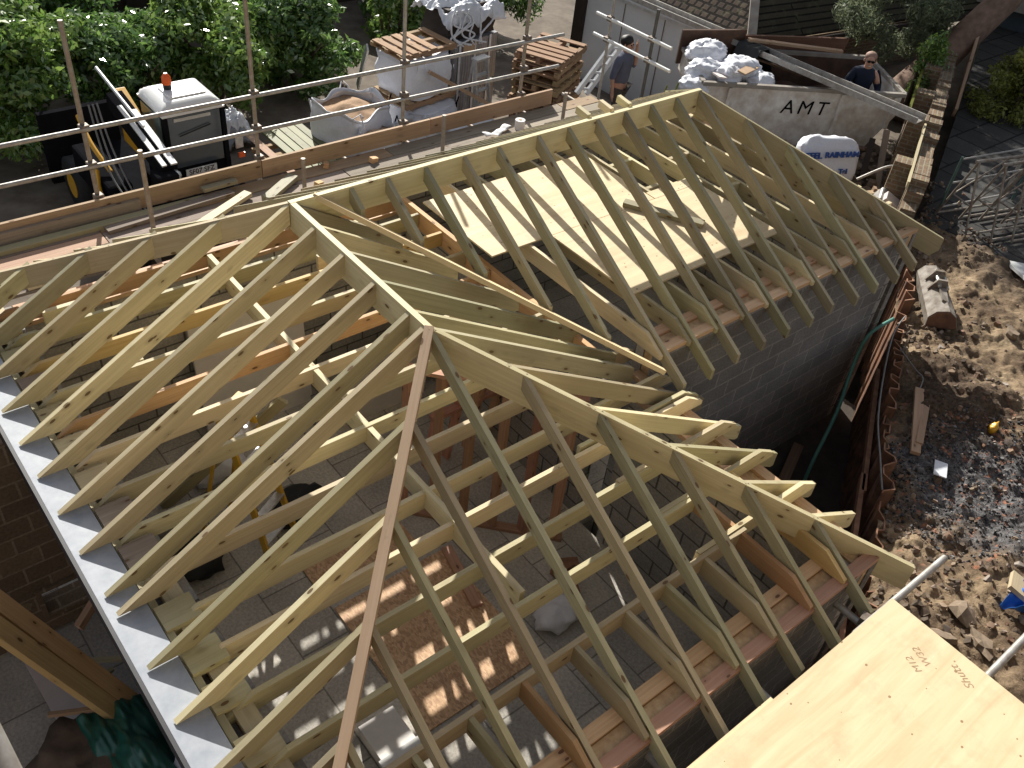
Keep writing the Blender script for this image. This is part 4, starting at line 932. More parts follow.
# ------------------------------------------------------------------ planks stacked on bearers behind the toe board
for i in range(8):
    x = 2.62 + .135 * i; n1 = ['leftmost', 'second', 'third', 'fourth', 'fifth', 'sixth', 'seventh', 'rightmost'][i]
    if i in (0, 2, 3, 4, 5, 6): tag(MB().box(x, x + .118, 5.1 + random.uniform(-.1, .1), 6.55, -2.96 - (.0 if i != 0 else -.03), -2.92 + j(.006)).build('timber_plank', 'pine_moss' if i else 'board_tan'), n1 + ' plank position of the stack lying behind the toe board' if False else f'{"tan" if i == 0 else "mossy green"} plank, {["first", "", "second", "third", "fourth", "fifth", "sixth"][i]} from the left, on the bearers behind the toe board', 'plank', 'planks stacked behind the scaffold')
for y in (5.2, 5.5, 5.8, 6.1):
    tag(MB().box(2.55, 3.6, y, y + .07, -3.03, -2.965).build('timber_bearer', 'pallet'), f'brown bearer under the mossy planks, {dict({5.2: "nearest to", 5.5: "second from", 5.8: "third from", 6.1: "farthest from"})[y]} the scaffold', 'timber', 'bearers under the planks')
# ------------------------------------------------------------------ pallets, bulk bags, wrapped packs
def pallet(c, ex, ey, z, h, lab, wid=1.0, dep=.8, group='pallets stacked by the white garage', seed=0):
    """ex, ey: unit axes in plan"""
    rp = random.Random(seed); t = thing('pallet', lab, 'pallet', (c[0], c[1], z), group); ex, ey = V((*ex, 0)), V((*ey, 0)); o = V((c[0], c[1], 0))
    top = MB()
    for i in range(6):
        if rp.random() < .08: continue
        q = -wid / 2 + wid * (i + .5) / 6; p = o + ex * q; top.beam(p - ey * dep / 2 + V((0, 0, z + h - .01)), p + ey * dep / 2 + V((0, 0, z + h - .01)), wid / 6 * .66, .018)
    top.build('deck_boards', 'pallet', t)
    for s in (-.46, 0, .46): MB().beam(o + ey * dep * s - ex * wid / 2 + V((0, 0, z + h * .5)), o + ey * dep * s + ex * wid / 2 + V((0, 0, z + h * .5)), .07, h * .6).build('stringer', 'pallet', t)
    bt_ = MB()
    for q in (-.42, 0, .42): p = o + ex * q * wid; bt_.beam(p - ey * dep / 2 + V((0, 0, z + .012)), p + ey * dep / 2 + V((0, 0, z + .012)), .1, .018)
    bt_.build('base_boards', 'pallet', t); return t
ordn = ['bottom', 'second lowest', 'third lowest', 'fourth lowest', 'fifth lowest', 'fifth from the top', 'fourth from the top', 'third from the top', 'second from the top', 'top']
rp = random.Random(4)
for k in range(10):
    a = math.atan2(.46, 1.09) + rp.uniform(-.09, .09); c = (7.45 + rp.uniform(-.04, .04), 5.28 + rp.uniform(-.04, .04))
    pallet(c, (math.cos(a), math.sin(a)), (-math.sin(a), math.cos(a)), -3.4 + .148 * k, .135, ordn[k] + ' pallet of the leaning stack beside the pale garage wall', 1.08, .80, seed=k)
def bulkbag(c, w_, h, mat, lab, rz=0, open_=True, fill='sand', seed=0, sl=.0, name='bulk_bag', cat='bulk bag'):
    t = thing(name, lab, cat, c); R = rotm(0, 0, rz); c = V(c); m = MB()
    def f(u, v):
        a = 2 * math.pi * u; sq = 1 / max(abs(math.cos(a)), abs(math.sin(a))); rr = w_ / 2 * (1 + (min(sq, 1.28) - 1) * .75)
        z = h * v; bul = 1 + .09 * math.sin(math.pi * min(1, v * 1.1)) - (.06 if v > .9 else 0)
        p = V((math.cos(a) * rr * bul, math.sin(a) * rr * bul, z)); nz = noise.noise(p * 5 + V((seed, 0, 0))) * .045 + noise.noise(p * 13 + V((seed, 5, 0))) * .018
        rim = (.045 * math.sin(a * 2 + seed) + .05 * math.sin(a * 5 + seed)) * max(0, v - .72) / .28 if open_ else 0
        p = p * (1 + nz * 1.4); p.z = z + rim * h + sl * p.x * v
        if open_ and v > .93: p.x *= 1.08; p.y *= 1.08; p.z -= .05
        return c + R @ p
    m.grid(f, 56, 26); m.build('bag_side', mat, t, solid=.006 if open_ else 0)
    tm = MB()
    def g(u, v):
        a = 2 * math.pi * u; sq = 1 / max(abs(math.cos(a)), abs(math.sin(a))); rr = w_ / 2 * (1 + (min(sq, 1.28) - 1) * .75) * v * .98
        p = V((math.cos(a) * rr, math.sin(a) * rr, 0)); zz = (h * .82 + .10 * (1 - v) + .05 * noise.noise(p * 5 + V((seed, 1, 1)))) if open_ else h * (1.0 - .02 * v) + .035 * noise.noise(p * 6 + V((seed, 1, 1)))
        p.z = zz + sl * p.x; return c + R @ p
    tm.grid(g, 40, 10); tm.build('contents' if open_ else 'bag_top', fill if open_ else mat, t)
    for k in range(4):
        a = math.pi / 4 + k * math.pi / 2; q = V((math.cos(a), math.sin(a), 0)) * w_ * .60; s_ = V((-math.sin(a), math.cos(a), 0)) * .1
        MB().tube([c + R @ (q + V((0, 0, h * .5))), c + R @ (q * 1.03 + V((0, 0, h * .95))), c + R @ (q * 1.1 + s_ + V((0, 0, h * 1.04))), c + R @ (q * 1.02 + s_ * 1.6 + V((0, 0, h * .8)))], .012, 6).build('lifting_loop', 'blackpaint' if k == 3 else mat, t)
    return t
bulkbag((4.05, 5.85, -3.4), .92, 1.02, 'bag_white', 'open white bulk bag of brown sand with a folded rim', .3, seed=2)
bulkbag((4.15, 5.2, -3.4), .55, .85, 'film', 'torn shiny white bag in front of the open bulk bag', .8, seed=5, fill='paper', cat='torn bag')
bulkbag((4.75, 5.15, -3.4), .5, .80, 'film', 'smaller torn white bag to the right of the shiny one', .2, seed=7, fill='paper', cat='torn bag')
bulkbag((5.25, 5.75, -3.4), .92, .80, 'bag_white', 'lower closed white bulk bag carrying the upper bag', .25, False, seed=9)
pallet((5.27, 5.95, 0), (math.cos(.15), math.sin(.15)), (-math.sin(.15), math.cos(.15)), -2.60, .12, 'pallet sandwiched between the two closed bulk bags', 1.05, .8, 'pallets between the bulk bags', 3)
bulkbag((5.28, 6.0, -2.48), .88, .60, 'bag_white', 'upper closed white bulk bag under a wooden pallet', .25, False, seed=11)
pallet((5.30, 6.05, 0), (math.cos(.1), math.sin(.1)), (-math.sin(.1), math.cos(.1)), -1.88, .10, 'pallet lying on top of the upper bulk bag', 1.1, .75, 'pallets between the bulk bags', 4)
tag(MB().beam((5.0, 7.2, -2.9), (4.75, 6.5, -1.95), .03, .12).build('leaning_board', 'alu'), 'pale board leaning behind the upper bulk bag', 'board')
tag(MB().beam((5.15, 5.42, -2.0), (6.4, 5.1, -2.75), .07, .05).build('timber_prop', 'board_tan'), 'brown timber leaning diagonally against the upper bulk bag', 'timber')
def crumple(name, c, sx, sy, h, mat, lab, seed, cat='plastic sheet', nu=34, nv=26, rz=0):
    R = rotm(0, 0, rz); m = MB(); c = V(c)
    m.grid(lambda u, v: c + R @ V(((u - .5) * sx, (v - .5) * sy, h * (1 - 3 * ((u - .5) ** 2 + (v - .5) ** 2)) + h * .45 * noise.noise(V((u * 5, v * 5, seed))) + h * .28 * noise.noise(V((u * 13, v * 13, seed))) )), nu, nv)
    o = m.build(name, mat, solid=.004); return tag(o, lab, cat)
crumple('plastic_sheet', (5.65, 5.1, -2.75), .9, .5, .12, 'film', 'crumpled clear plastic beside the low bulk bag', 3)
crumple('plastic_sheet', (2.75, 7.1, -3.3), .6, .4, .25, 'film_grey', 'dark grey plastic bundle under the laurel behind the cab', 4)
m = MB()
for i in range(30): 
    m.beam((2.35 + random.random() * .4, 5.6 + random.random() * .3, -2.5 + random.random() * .5), (2.35 + random.random() * .6, 5.5 + random.random() * .5, -2.6 + random.random() * .6), .02, .01)
crumple('plastic_sheet', (2.2, 5.95, -2.45), .42, .35, .22, 'film', 'pale plastic bag caught beside the second scaffold post', 9)
# wrapped pack of slates with more wrapping on top
pk = thing('wrapped_pack', 'tall dark grey shrink-wrapped pack of slates', 'wrapped pack', (6.5, 6.45, -3.4))
A0 = [(5.98, 5.91), (7.01, 6.12), (6.90, 6.95), (5.90, 6.78)]
m = MB()
def side(a, b_, z0, z1):
    a, b_ = V((*a, 0)), V((*b_, 0)); n_ = (b_ - a).cross(V((0, 0, 1))).normalized()
    m.grid(lambda u, v: a.lerp(b_, u) + V((0, 0, z0 + (z1 - z0) * v)) + n_ * (.012 * (1 if int(u * 34) % 2 else 0) + .02 * noise.noise(V((u * 3, v * 3, a.x)))), 68, 10)
for z0, z1 in ((-3.4, -2.72), (-2.66, -1.92)):
    for q in range(4): side(A0[q], A0[(q + 1) % 4], z0, z1)
    m.add([(*p, z1) for p in A0], [(0, 1, 2, 3)])
m.build('slates', 'film_grey', pk)
tag_ = MB().box(6.15, 6.38, 5.90, 5.93, -2.1, -1.93); tag_.build('paper_label', 'paper', pk)
for q in (.1, .45, .8):
    a = V((*A0[0], 0)).lerp(V((*A0[1], 0)), q); MB().beam(a + V((0, -.03, -3.4)), a + V((0, -.03, -1.9)), .04, .004, (0, 1, 0)).build('strap', 'film', pk)
pk2 = thing('wrapped_load', 'crumpled white film over a dark load on top of the wrapped pack', 'wrapped load', (6.45, 6.5, -1.92))
MB().hexa([(5.95, 6.05, -1.90), (6.95, 6.15, -1.90), (6.9, 6.9, -1.90), (5.9, 6.75, -1.90)], [(6.0, 6.15, -1.45), (6.85, 6.25, -1.45), (6.8, 6.85, -1.5), (6.0, 6.7, -1.5)]).build('dark_load', 'dark', pk2)
m = MB()
m.grid(lambda u, v: V((5.85 + 1.2 * u, 5.98 + 1.0 * v, -1.50 + .16 * math.sin(math.pi * u) * math.sin(math.pi * v) + .13 * noise.noise(V((u * 5, v * 5, 2))) + .07 * noise.noise(V((u * 14, v * 14, 4))) - .3 * max(0, abs(v - .5) * 2 - .75) * 2)), 50, 40); m.build('film', 'film', pk2, solid=.004)
rs = random.Random(8)
for i in range(9):
    x = 6.0 + rs.random() * .8; m = MB(); m.tube(spline([(x, 6.0, -1.42), (x + rs.uniform(-.2, .2), 5.95, -1.6), (x + rs.uniform(-.3, .3), 5.92, -1.8), (x + rs.uniform(-.3, .3), 5.9, -1.95)]), .016, 5); m.build('film_strand', 'film', pk2)
stepladder((6.15, 5.45, -3.4), 1.42, .36, .45, 'alu', 'narrow aluminium stepladder in front of the wrapped pack', .15, 6)
for i, (x, y, rz) in enumerate(((5.9, 4.9, .3), (6.3, 4.6, 1.2), (3.4, 4.9, .1))):
    tag(MB().obox((x, y, -3.33), (.5, .06, .03), rotm(0, 0, rz)).build('timber_offcut', 'board_tan'), ['tan offcut on the yard in front of the wrapped pack', 'tan offcut on the yard beside the pallets', 'tan offcut on the yard before the open bulk bag'][i], 'timber')
# ------------------------------------------------------------------ garage with pale wall, gutter and hipped tiled roof
ga = thing('garage', 'garage with a pale grey wall, white gutter and brown tiled hip roof', 'garage', (13, 6.5, -4.3))
g0 = V((11.42, 4.30, -2.2)); e1 = V((-.105, 1, 0)).normalized(); e2 = V((1, .105 - .26, 0)).normalized(); e2 = V((1, -.13, 0)).normalized()
GL, GW = 6.0, 6.0
def gp(a, b_, z): p = g0 + e1 * a + e2 * b_; return V((p.x, p.y, z))
MB().hexa([gp(.1, .12, -4.6), gp(4.0, .12, -4.6), gp(4.0, .25, -4.6), gp(.1, .25, -4.6)], [gp(.1, .12, -2.25), gp(4.0, .12, -2.25), gp(4.0, .25, -2.25), gp(.1, .25, -2.25)], e1, off=(0, 0)).build('white_wall', 'whitewall', ga)
MB().hexa([gp(.12, .26, -4.6), gp(.25, .26, -4.6), gp(.25, GW, -4.6), gp(.12, GW, -4.6)], [gp(.12, .26, -2.25), gp(.25, .26, -2.25), gp(.25, GW, -2.25), gp(.12, GW, -2.25)], e2, off=(0, 0)).build('side_wall', 'brick', ga)
MB().beam(gp(4.08, .1, -4.6), gp(4.08, .1, -2.0), .22, .22, e1).build('dark_post', 'dark', ga)
for q in (1.0, 2.0, 3.0): MB().beam(gp(q, .105, -4.5), gp(q, .105, -2.4), .012, .012, e1).build('door_joint', 'fitting', ga)
for a_, z in ((.55, -3.35), (1.15, -3.6)): MB().ball(gp(a_, .09, z), .05, 8, 6).build('door_handle', 'black', ga)
MB().beam(gp(-.1, -.02, -2.2), gp(5.5, -.02, -2.2), .17, .13).build('gutter', 'trim_white', ga); MB().beam(gp(-.1, .06, -2.30), gp(5.5, .06, -2.30), .02, .16).build('fascia', 'trim_white', ga)
pt = math.tan(math.radians(38))
R1 = MB().add([gp(0, 0, -2.17), gp(8, 0, -2.17), gp(8, 3, -2.17 + 3 * pt), gp(3, 3, -2.17 + 3 * pt)], [(0, 1, 2, 3)], e1, off=(0, 0)); R1.build('tiled_roof', 'tiles', ga, solid=.05)
MB().add([gp(0, 0, -2.17), gp(0, 8, -2.17), gp(3, 8, -2.17 + 3 * pt), gp(3, 3, -2.17 + 3 * pt)], [(0, 1, 2, 3)], e2, off=(0, 0)).build('slatted_roof', 'cladding', ga, solid=.05)
MB().beam(gp(-.05, -.05, -2.14), gp(3, 3, -2.10 + 3 * pt), .16, .07).build('hip_tiles', 'conc', ga)
MB().beam(gp(-.05, .1, -2.28), gp(-.05, 8, -2.28), .05, .12).build('dark_fascia', 'dark', ga)
def crumpled(m, c, r, sc, seed, nu=44, nv=26, amp=.34, rot=None):
    c = V(c)
    def f(u, v):
        th, ph = math.pi * v, 2 * math.pi * u; p = V((math.sin(th) * math.cos(ph), math.sin(th) * math.sin(ph), math.cos(th)))
        q = p * 1.5 + V((seed, 0, seed * .7)); d = 1 - amp * 1.3 * abs(noise.noise(q)) - amp * .5 * abs(noise.noise(q * 2.7)) - amp * .16 * abs(noise.noise(q * 6.1)); p = p * d
        p = V((p.x * sc[0], p.y * sc[1], p.z * sc[2])) * r
        return c + (rot @ p if rot else p)
    return m.grid(f, nu, nv)
# ------------------------------------------------------------------ skip with its load
sk0, sk1 = V((8.66, 3.02, 0)), V((11.40, 1.20, 0)); sd_ = (sk1 - sk0).normalized(); sn = V((-sd_.y, sd_.x, 0))
SL = (sk1 - sk0).length; SW = 1.5; zr, zb = -1.90, -2.95
skp = thing('skip', 'scuffed grey-white waste skip lettered AMT beyond the roof', 'skip', (10.3, 2.7, zb))
def sp(a, b_, z): p = sk0 + sd_ * a + sn * b_; return V((p.x, p.y, z))
INS = .42
def sidepl(b_, t_, nm, mat):
    m = MB(); m.prism([sp(0, b_, zr), sp(SL, b_, zr), sp(SL, b_, zr - .35), sp(SL - INS, b_, zb), sp(INS, b_, zb), sp(0, b_, zr - .35)], sn * t_, sd_); m.build(nm, mat, skp)
sidepl(0, .03, 'near_side', 'skip'); sidepl(.031, .012, 'near_lining', 'skip_rust'); sidepl(SW - .03, .03, 'far_side', 'skip_rust')
for a_, a2 in ((0.001, INS), (SL - .001, SL - INS)):
    MB().add([sp(a_, .045, zr), sp(a_, SW - .04, zr), sp(a_, SW - .04, zr - .35), sp(a_, .045, zr - .35)], [(0, 1, 2, 3)]).add([sp(a_, .045, zr - .35), sp(a_, SW - .04, zr - .35), sp(a2, SW - .04, zb), sp(a2, .045, zb)], [(0, 1, 2, 3)]).build('end_plate', 'skip', skp, solid=.02)
MB().add([sp(INS, .045, zb + .02), sp(SL - INS, .045, zb + .02), sp(SL - INS, SW - .04, zb + .02), sp(INS, SW - .04, zb + .02)], [(0, 1, 2, 3)]).build('floor_plate', 'skip_rust', skp, solid=.02)
for (a_, b_, c_, d_) in ((-.03, -.02, SL + .03, -.02), (-.03, SW, SL + .03, SW)): MB().beam(sp(a_, b_, zr + .02), sp(c_, d_, zr + .02), .07, .06).build('rim', 'conc', skp)
for a_ in (-.02, SL + .02): MB().beam(sp(a_, 0, zr + .02), sp(a_, SW, zr + .02), .07, .06).build('rim', 'conc', skp)
for a_ in (.42, 2.28, SL - .12): MB().beam(sp(a_, -.035, zb + (.0 if a_ < SL - .5 else .5)), sp(a_, -.035, zr - .02), .06, .05, sd_).build('side_rib', 'skip', skp)
MB().beam(sp(INS, -.03, zb + .03), sp(SL - INS, -.03, zb + .03), .05, .07).build('base_rail', 'rust', skp)
MB().beam(sp(.9, -.02, zb + .22), sp(1.6, -.02, zb + .2), .005, .01).build('scratch', 'rust', skp)
text('skip_lettering', 'AMT', .32, tuple(sp(1.72, -.008, -2.20)), tuple(sd_), (0, 0, 1), 'blackpaint', skp, .003, .12, .0, 1.35)
# load
wm = MB(); wm.grid(lambda u, v: tuple(sp(.3 + (SL - .6) * u, .12 + (SW - .3) * v, -2.35 + .28 * math.exp(-((u - .1) / .25) ** 2) + .15 * noise.noise(V((u * 6, v * 4, 1))))), 60, 30)
struct(wm.build('skip_waste', 'skip_rust'), 'stuff')
rs = random.Random(15)
for i, (a_, b_, z, r_, lab) in enumerate(((.10, .45, -1.88, .26, 'white plastic sack heaped on the left end of the skip'), (.42, .30, -1.86, .23, 'white sack second from the left on the skip'), (.72, .55, -1.84, .27, 'white sack behind the middle of the heap on the skip'), (.25, .95, -1.78, .28, 'white sack at the back of the heap on the skip'), (1.0, .30, -1.93, .22, 'white sack at the right end of the heap on the skip'), (-.1, .15, -2.0, .20, 'grey-white sack hanging over the left corner of the skip'))):
    m = MB(); crumpled(m, sp(a_, b_, z), r_ * 1.25, (1.15, .95, .66), i * 4.3, rot=rotm(0, 0, i)); mm = m.build('plastic_sack', 'bag_white'); tag(mm, lab, 'plastic sack')
for i, (a_, b_, z, L_, rz, mt_, lab) in enumerate(((.75, .25, -1.72, .35, .3, 'paper', 'brown cardboard strip on the white sacks in the skip'), (.2, .2, -1.80, .25, 1.2, 'pinkboard', 'pink board scrap among the white sacks in the skip'))):
    tag(MB().obox(sp(a_, b_, z), (L_, .07, .012), rotm(.15, .1, rz)).build('board_scrap', mt_), lab, 'scrap')
tag(MB().obox(sp(.45, 1.40, -1.83), (.55, .02, .30), rotm(.15, -.05, math.atan2(sd_.y, sd_.x) + .05)).build('brown_sheet', 'skip_rust'), 'dark brown sheet standing at the back left of the skip', 'sheet')
tag(MB().obox(sp(1.95, 1.62, -1.92), (1.0, .02, .30), rotm(.2, .02, math.atan2(sd_.y, sd_.x) + .15)).build('brown_sheet', 'brownply'), 'brown plywood sheet standing at the back right of the skip', 'sheet')
tag(MB().beam(sp(1.0, 1.25, -1.62), sp(2.6, 1.1, -1.66), .09, .04).build('timber_length', 'board_tan'), 'pale timber lying across the back of the skip', 'timber')
tag(MB().beam(sp(1.0, 1.0, -1.80), sp(1.9, .85, -2.0), .06, .03).build('timber_length', 'board_wet'), 'dark timber in the skip below the pale one', 'timber')
# long galvanised channel across the skip, black cloth draped on it
ch = MB(); cA, cB = V((10.09, 6.3, -1.78)), V((10.36, .30, -1.74)); cd = (cB - cA).normalized(); cs_ = V((0, 0, 1)).cross(cd).normalized()
P_ = [(-.13, .0), (-.13, .09), (-.11, .09), (-.11, .015), (.11, .015), (.11, .09), (.13, .09), (.13, .0)]
ch.prism([cA + cs_ * a_ + V((0, 0, b_)) for a_, b_ in P_], cB - cA, cd)
tag(ch.build('metal_channel', 'galv'), 'long galvanised metal channel lying across the skip', 'metal channel')
m = MB(); cc = cA.lerp(cB, .49)
m.grid(lambda u, v: cc + cd * (.42 * (u - .5) * (1 + .3 * v)) + cs_ * (-.42 + .85 * v) + V((0, 0, .10 - 1.5 * max(0, abs(v - .42) - .12) + .03 * noise.noise(V((u * 6, v * 6, 0))))), 20, 30)
tag(m.build('black_cloth', 'blackplastic', solid=.01), 'black cloth draped over the galvanised channel', 'cloth')
# yellow-green straps hanging by the skip
for i in range(2): tag(MB().tube(spline([(8.0 - .25 * i, 3.0, -1.75), (7.9 - .25 * i, 3.0, -2.1), (7.75 - .25 * i, 3.02, -2.7)]), .014, 6).build('strap', 'goldbush'), ['yellow strap hanging at the left corner of the skip', 'yellow strap hanging left of the other one, by the scaffold'][i], 'strap')
# ------------------------------------------------------------------ debris between skip and building
sb = thing('lettered_bag', 'white merchant bag with blue lettering lying beside the skip', 'bag', (9.45, 1.0, -2.95))
r_, u_ = V((.778, -.628, 0)), V((.30, .37, .88)).normalized(); n_ = r_.cross(u_).normalized(); u_ = n_.cross(r_); bc_ = V((9.50, 1.08, -2.50)); m = MB()
def sgp(v, e): return math.copysign(abs(v) ** e, v)
def pil(u, v):
    th, ph = math.pi * (v - .5), 2 * math.pi * u; c1, s1 = sgp(math.cos(th), .55), sgp(math.sin(th), .55)
    p = r_ * (.46 * c1 * sgp(math.cos(ph), .5)) + n_ * (.19 * c1 * sgp(math.sin(ph), .5)) + u_ * (.36 * s1)
    q = p * 5; return bc_ + p * (1.04 - .16 * abs(noise.noise(q)) * (1 if v > .62 or v < .3 or abs(math.sin(ph)) < .5 else .25) - .05 * abs(noise.noise(q * 3)))
m.grid(pil, 50, 30); m.build('bag_body', 'bag_white', sb)
for (body, sz, da, db) in (('STEEL', .125, -.31, .02), ('RAINHAM', .115, .15, .08), ('Tel', .10, .20, -.16)):
    text('bag_lettering', body, sz, tuple(bc_ + r_ * da + u_ * db + n_ * .222), tuple(r_ + u_ * .12), tuple(u_), 'blue_print', sb, .012, 0, .004)
for i, (p, lab) in enumerate((((8.75, 1.30, -2.55), 'pink wrapped roll lying on the left of the lettered bag'), ((8.55, 1.05, -2.6), 'pink wrapped roll nearest the hip rafter'))):
    p = V(p); tag(MB().tube([p - V((.15, .1, 0)), p + V((.2, .12, .05))], .09, 14).build('wrapped_roll', 'pinkwrap'), lab, 'roll')
pr = [((8.95, .25, -2.55), (10.0, -.25, -2.45), 'board_tan', 'top rail of brown timbers behind the far hip'), ((9.0, .30, -2.8), (9.9, -.2, -2.75), 'board_wet', 'lower brown rail behind the far hip'), ((9.3, .15, -3.0), (9.35, .1, -2.45), 'board_tan', 'upright brown timber, left one, behind the far hip'), ((9.7, -.05, -3.0), (9.72, -.08, -2.45), 'board_tan', 'upright brown timber, right one, behind the far hip'), ((10.6, .5, -2.95), (10.95, .75, -2.1), 'board_old', 'grey board leaning on the right end of the skip'), ((10.35, .55, -2.95), (10.8, .95, -2.25), 'board_old', 'second grey board leaning on the skip end'), ((10.1, .7, -2.95), (10.75, 1.1, -2.45), 'dark', 'dark board leaning under the skip end')]
for a_, b_, mt_, lab in pr: tag(MB().beam(a_, b_, .09, .045).build('timber_length', mt_), lab, 'timber')
bm = thing('metal_case', 'grey metal box with a pinkish lid leaning by the ruined wall', 'metal box', (9.0, -.35, -2.7)); R = rotm(.5, -.3, .5)
MB().obox((9.02, -.30, -2.42), (.13, .20, .10), R).build('case_body', 'galv', bm, bevel=.03); MB().obox((8.95, -.36, -2.36), (.08, .13, .09), R).build('lid', 'pinkboard', bm, bevel=.01)
tag(MB().tube(spline([(9.2, .35, -2.4), (9.6, .15, -2.2), (9.75, .02, -2.25), (9.7, -.05, -2.5)]), .02, 8).build('bent_pipe', 'galv'), 'bent grey pipe beside the metal box', 'pipe')
random.seed(33); m = MB()
for i in range(500):
    x = random.uniform(7.2, 11.2); y = -1.2 + (x - 7.2) * .45 + random.uniform(.3, 1.9); s = random.uniform(.03, .11)
    m.ball((x, y, -2.93 + random.random() * .15), s, 5, 3, (1, .8, .5), .8, seed=i, smooth=False)
struct(m.build('demolition_debris', 'stone'), 'stuff')
# ------------------------------------------------------------------ ruined garden wall
bw = thing('garden_wall', 'ruined old brick garden wall with piers running towards the tree', 'wall', (11, .4, -2.9))
w0, w1 = V((7.62, -1.28, 0)), V((14.9, 2.28, 0)); wd = (w1 - w0).normalized(); wn_ = V((-wd.y, wd.x, 0)); WL = (w1 - w0).length
random.seed(17)
def ztop(s): return -2.30 + .42 * min(1, s / 1.4) - .04 * math.sin(s * 3) 
m = MB(); s = 0
while s < WL:
    l = random.uniform(.16, .26); z = ztop(s) + random.uniform(-.05, .05) + (-.10 if random.random() < .2 else 0); a = w0 + wd * s; b_ = w0 + wd * min(WL, s + l * .97); o1 = wn_ * (.11 + j(.012)); o2 = wn_ * (-.10 + j(.02))
    m.hexa([V((*(a + o2).xy, -3.3)), V((*(b_ + o2).xy, -3.3)), V((*(b_ + o1).xy, -3.3)), V((*(a + o1).xy, -3.3))], [V((*(a + o2).xy, z)), V((*(b_ + o2).xy, z)), V((*(b_ + o1).xy, z)), V((*(a + o1).xy, z))], wd, off=(s, 0)); s += l
m.build('brick_body', 'brick', bw)
for i, s in enumerate((1.9, 3.6, 4.9, 6.1)):
    c = w0 + wd * s + wn_ * .24; z = ztop(s) + .03
    MB().obox((c.x, c.y, (z - 3.3) / 2), (.12, .14, (z + 3.3) / 2), rotm(0, 0, math.atan2(wd.y, wd.x)), 0).build('pier', 'brick', bw)
MB().beam(w0 + wd * 1.2 + wn_ * .13 + V((0, 0, -1.86)), w0 + wd * 3.3 + wn_ * .13 + V((0, 0, -1.84)), .03, .10).build('coping_board', 'pine', bw)
MB().beam(w0 + wd * 3.9 + wn_ * .40 + V((0, 0, -2.0)), w1 - wd * .6 + wn_ * .40 + V((0, 0, -1.9)), .04, .04).build('edge_rail', 'goldbush', bw)
tag(MB().beam((9.2, -.25, -2.75), (8.0, -.85, -2.7), .25, .30).build('wall_stub', 'block_brown'), 'low block stub standing beside the near end of the ruined wall', 'wall')
tag(MB().beam((13.2, 1.05, -2.5), (15.6, 2.35, -1.0), .05, .18).build('leaning_plank', 'board_tan'), 'long thin plank leaning up to the tree behind the wall', 'plank')
# neighbour's house
nh = thing('neighbour_house', 'neighbouring house with a beige band above dark glazing', 'house', (20, 3, -2.6))
MB().hexa([(17.6, 5.0, -2.05), (24, 4.5, -2.05), (24, -3.5, -2.05), (19.8, -2.5, -2.05)][::-1], [(17.6, 5.0, -1.0), (24, 4.5, -1.0), (24, -3.5, -1.0), (19.8, -2.5, -1.0)][::-1]).build('beige_band', 'conc', nh)
MB().hexa([(18.1, 4.8, -2.6), (24, 4.3, -2.6), (24, -3.3, -2.6), (20.2, -2.4, -2.6)][::-1], [(18.1, 4.8, -2.06), (24, 4.3, -2.06), (24, -3.3, -2.06), (20.2, -2.4, -2.06)][::-1]).build('glazing', 'glass', nh)
MB().hexa([(17.4, 5.2, -.98), (24.3, 4.7, -.98), (24.3, -3.8, -.98), (19.6, -2.7, -.98)][::-1], [(18.4, 4.4, .6), (24.3, 3.9, .6), (24.3, -3.0, .6), (20.6, -2.1, .6)][::-1]).build('roof', 'tiles', nh)
# trestles and barrier on the patio
def trestle(o, d, ln, lab):
    t = thing('steel_trestle', lab, 'trestle', o, 'steel trestles nested on the patio'); o = V(o); d = V(d).normalized(); n_ = V((-d.y, d.x, 0)); z0, z1 = -2.49, -1.52 + (o.z + 2.49)
    P = lambda a, b_, z: V((*(o + d * a + n_ * b_).xy, z))
    MB().tube([P(0, 0, z1), P(ln, 0, z1)], .022, 8).build('top_rail', 'dirtymetal', t)
    for a_ in (.06, ln - .06):
        for s in (-1, 1):
            MB().tube([P(a_, 0, z1), P(a_, s * .30, z0)], .017, 8).build('leg', 'dirtymetal', t)
        MB().tube([P(a_, -.18, -2.1), P(a_, .18, -2.1)], .013, 6).build('cross_bar', 'dirtymetal', t)
    for s in (-1, 1): MB().tube([P(.06, s * .30, z0 + .02), P(ln - .06, s * .30, z0 + .02)], .017, 8).build('foot_rail', 'dirtymetal', t)
    MB().tube([P(.06, .2, -2.15), P(ln * .5, 0, z1)], .012, 6).build('brace', 'dirtymetal', t)
for i, (x, y, lab) in enumerate(((9.42, -1.05, 'dull steel trestle nearest the ruined wall'), (9.62, -1.32, 'dull steel trestle second from the ruined wall'), (9.86, -1.50, 'dull steel trestle third from the ruined wall'), (10.1, -1.72, 'dull steel trestle farthest from the ruined wall'))):
    trestle((x, y, -2.49 + .03 * i), (1, -.30 + .02 * i, 0), 1.25, lab)
br_ = thing('patio_barrier', 'thin green and grey tube barrier behind the trestles', 'barrier', (10.3, -.2, -2.5))
for (a_, b_) in (((9.62, -.78, -2.5), (9.62, -.78, -1.62)), ((11.1, -1.15, -2.5), (11.1, -1.15, -1.55))): MB().tube([a_, b_], .02, 8).build('post', 'greenmetal', br_)
for z in (-1.66, -2.02, -2.4): MB().tube([(9.62, -.78, z), (11.1, -1.15, z + .02)], .014, 8).build('rail', 'galv', br_)
tag(MB().tube([(11.3, -.95, -2.5), (11.95, -.75, -1.25)], .03, 8).build('leaning_tube', 'galv_old'), 'grey tube leaning up at the right edge behind the trestles', 'tube')
MB()
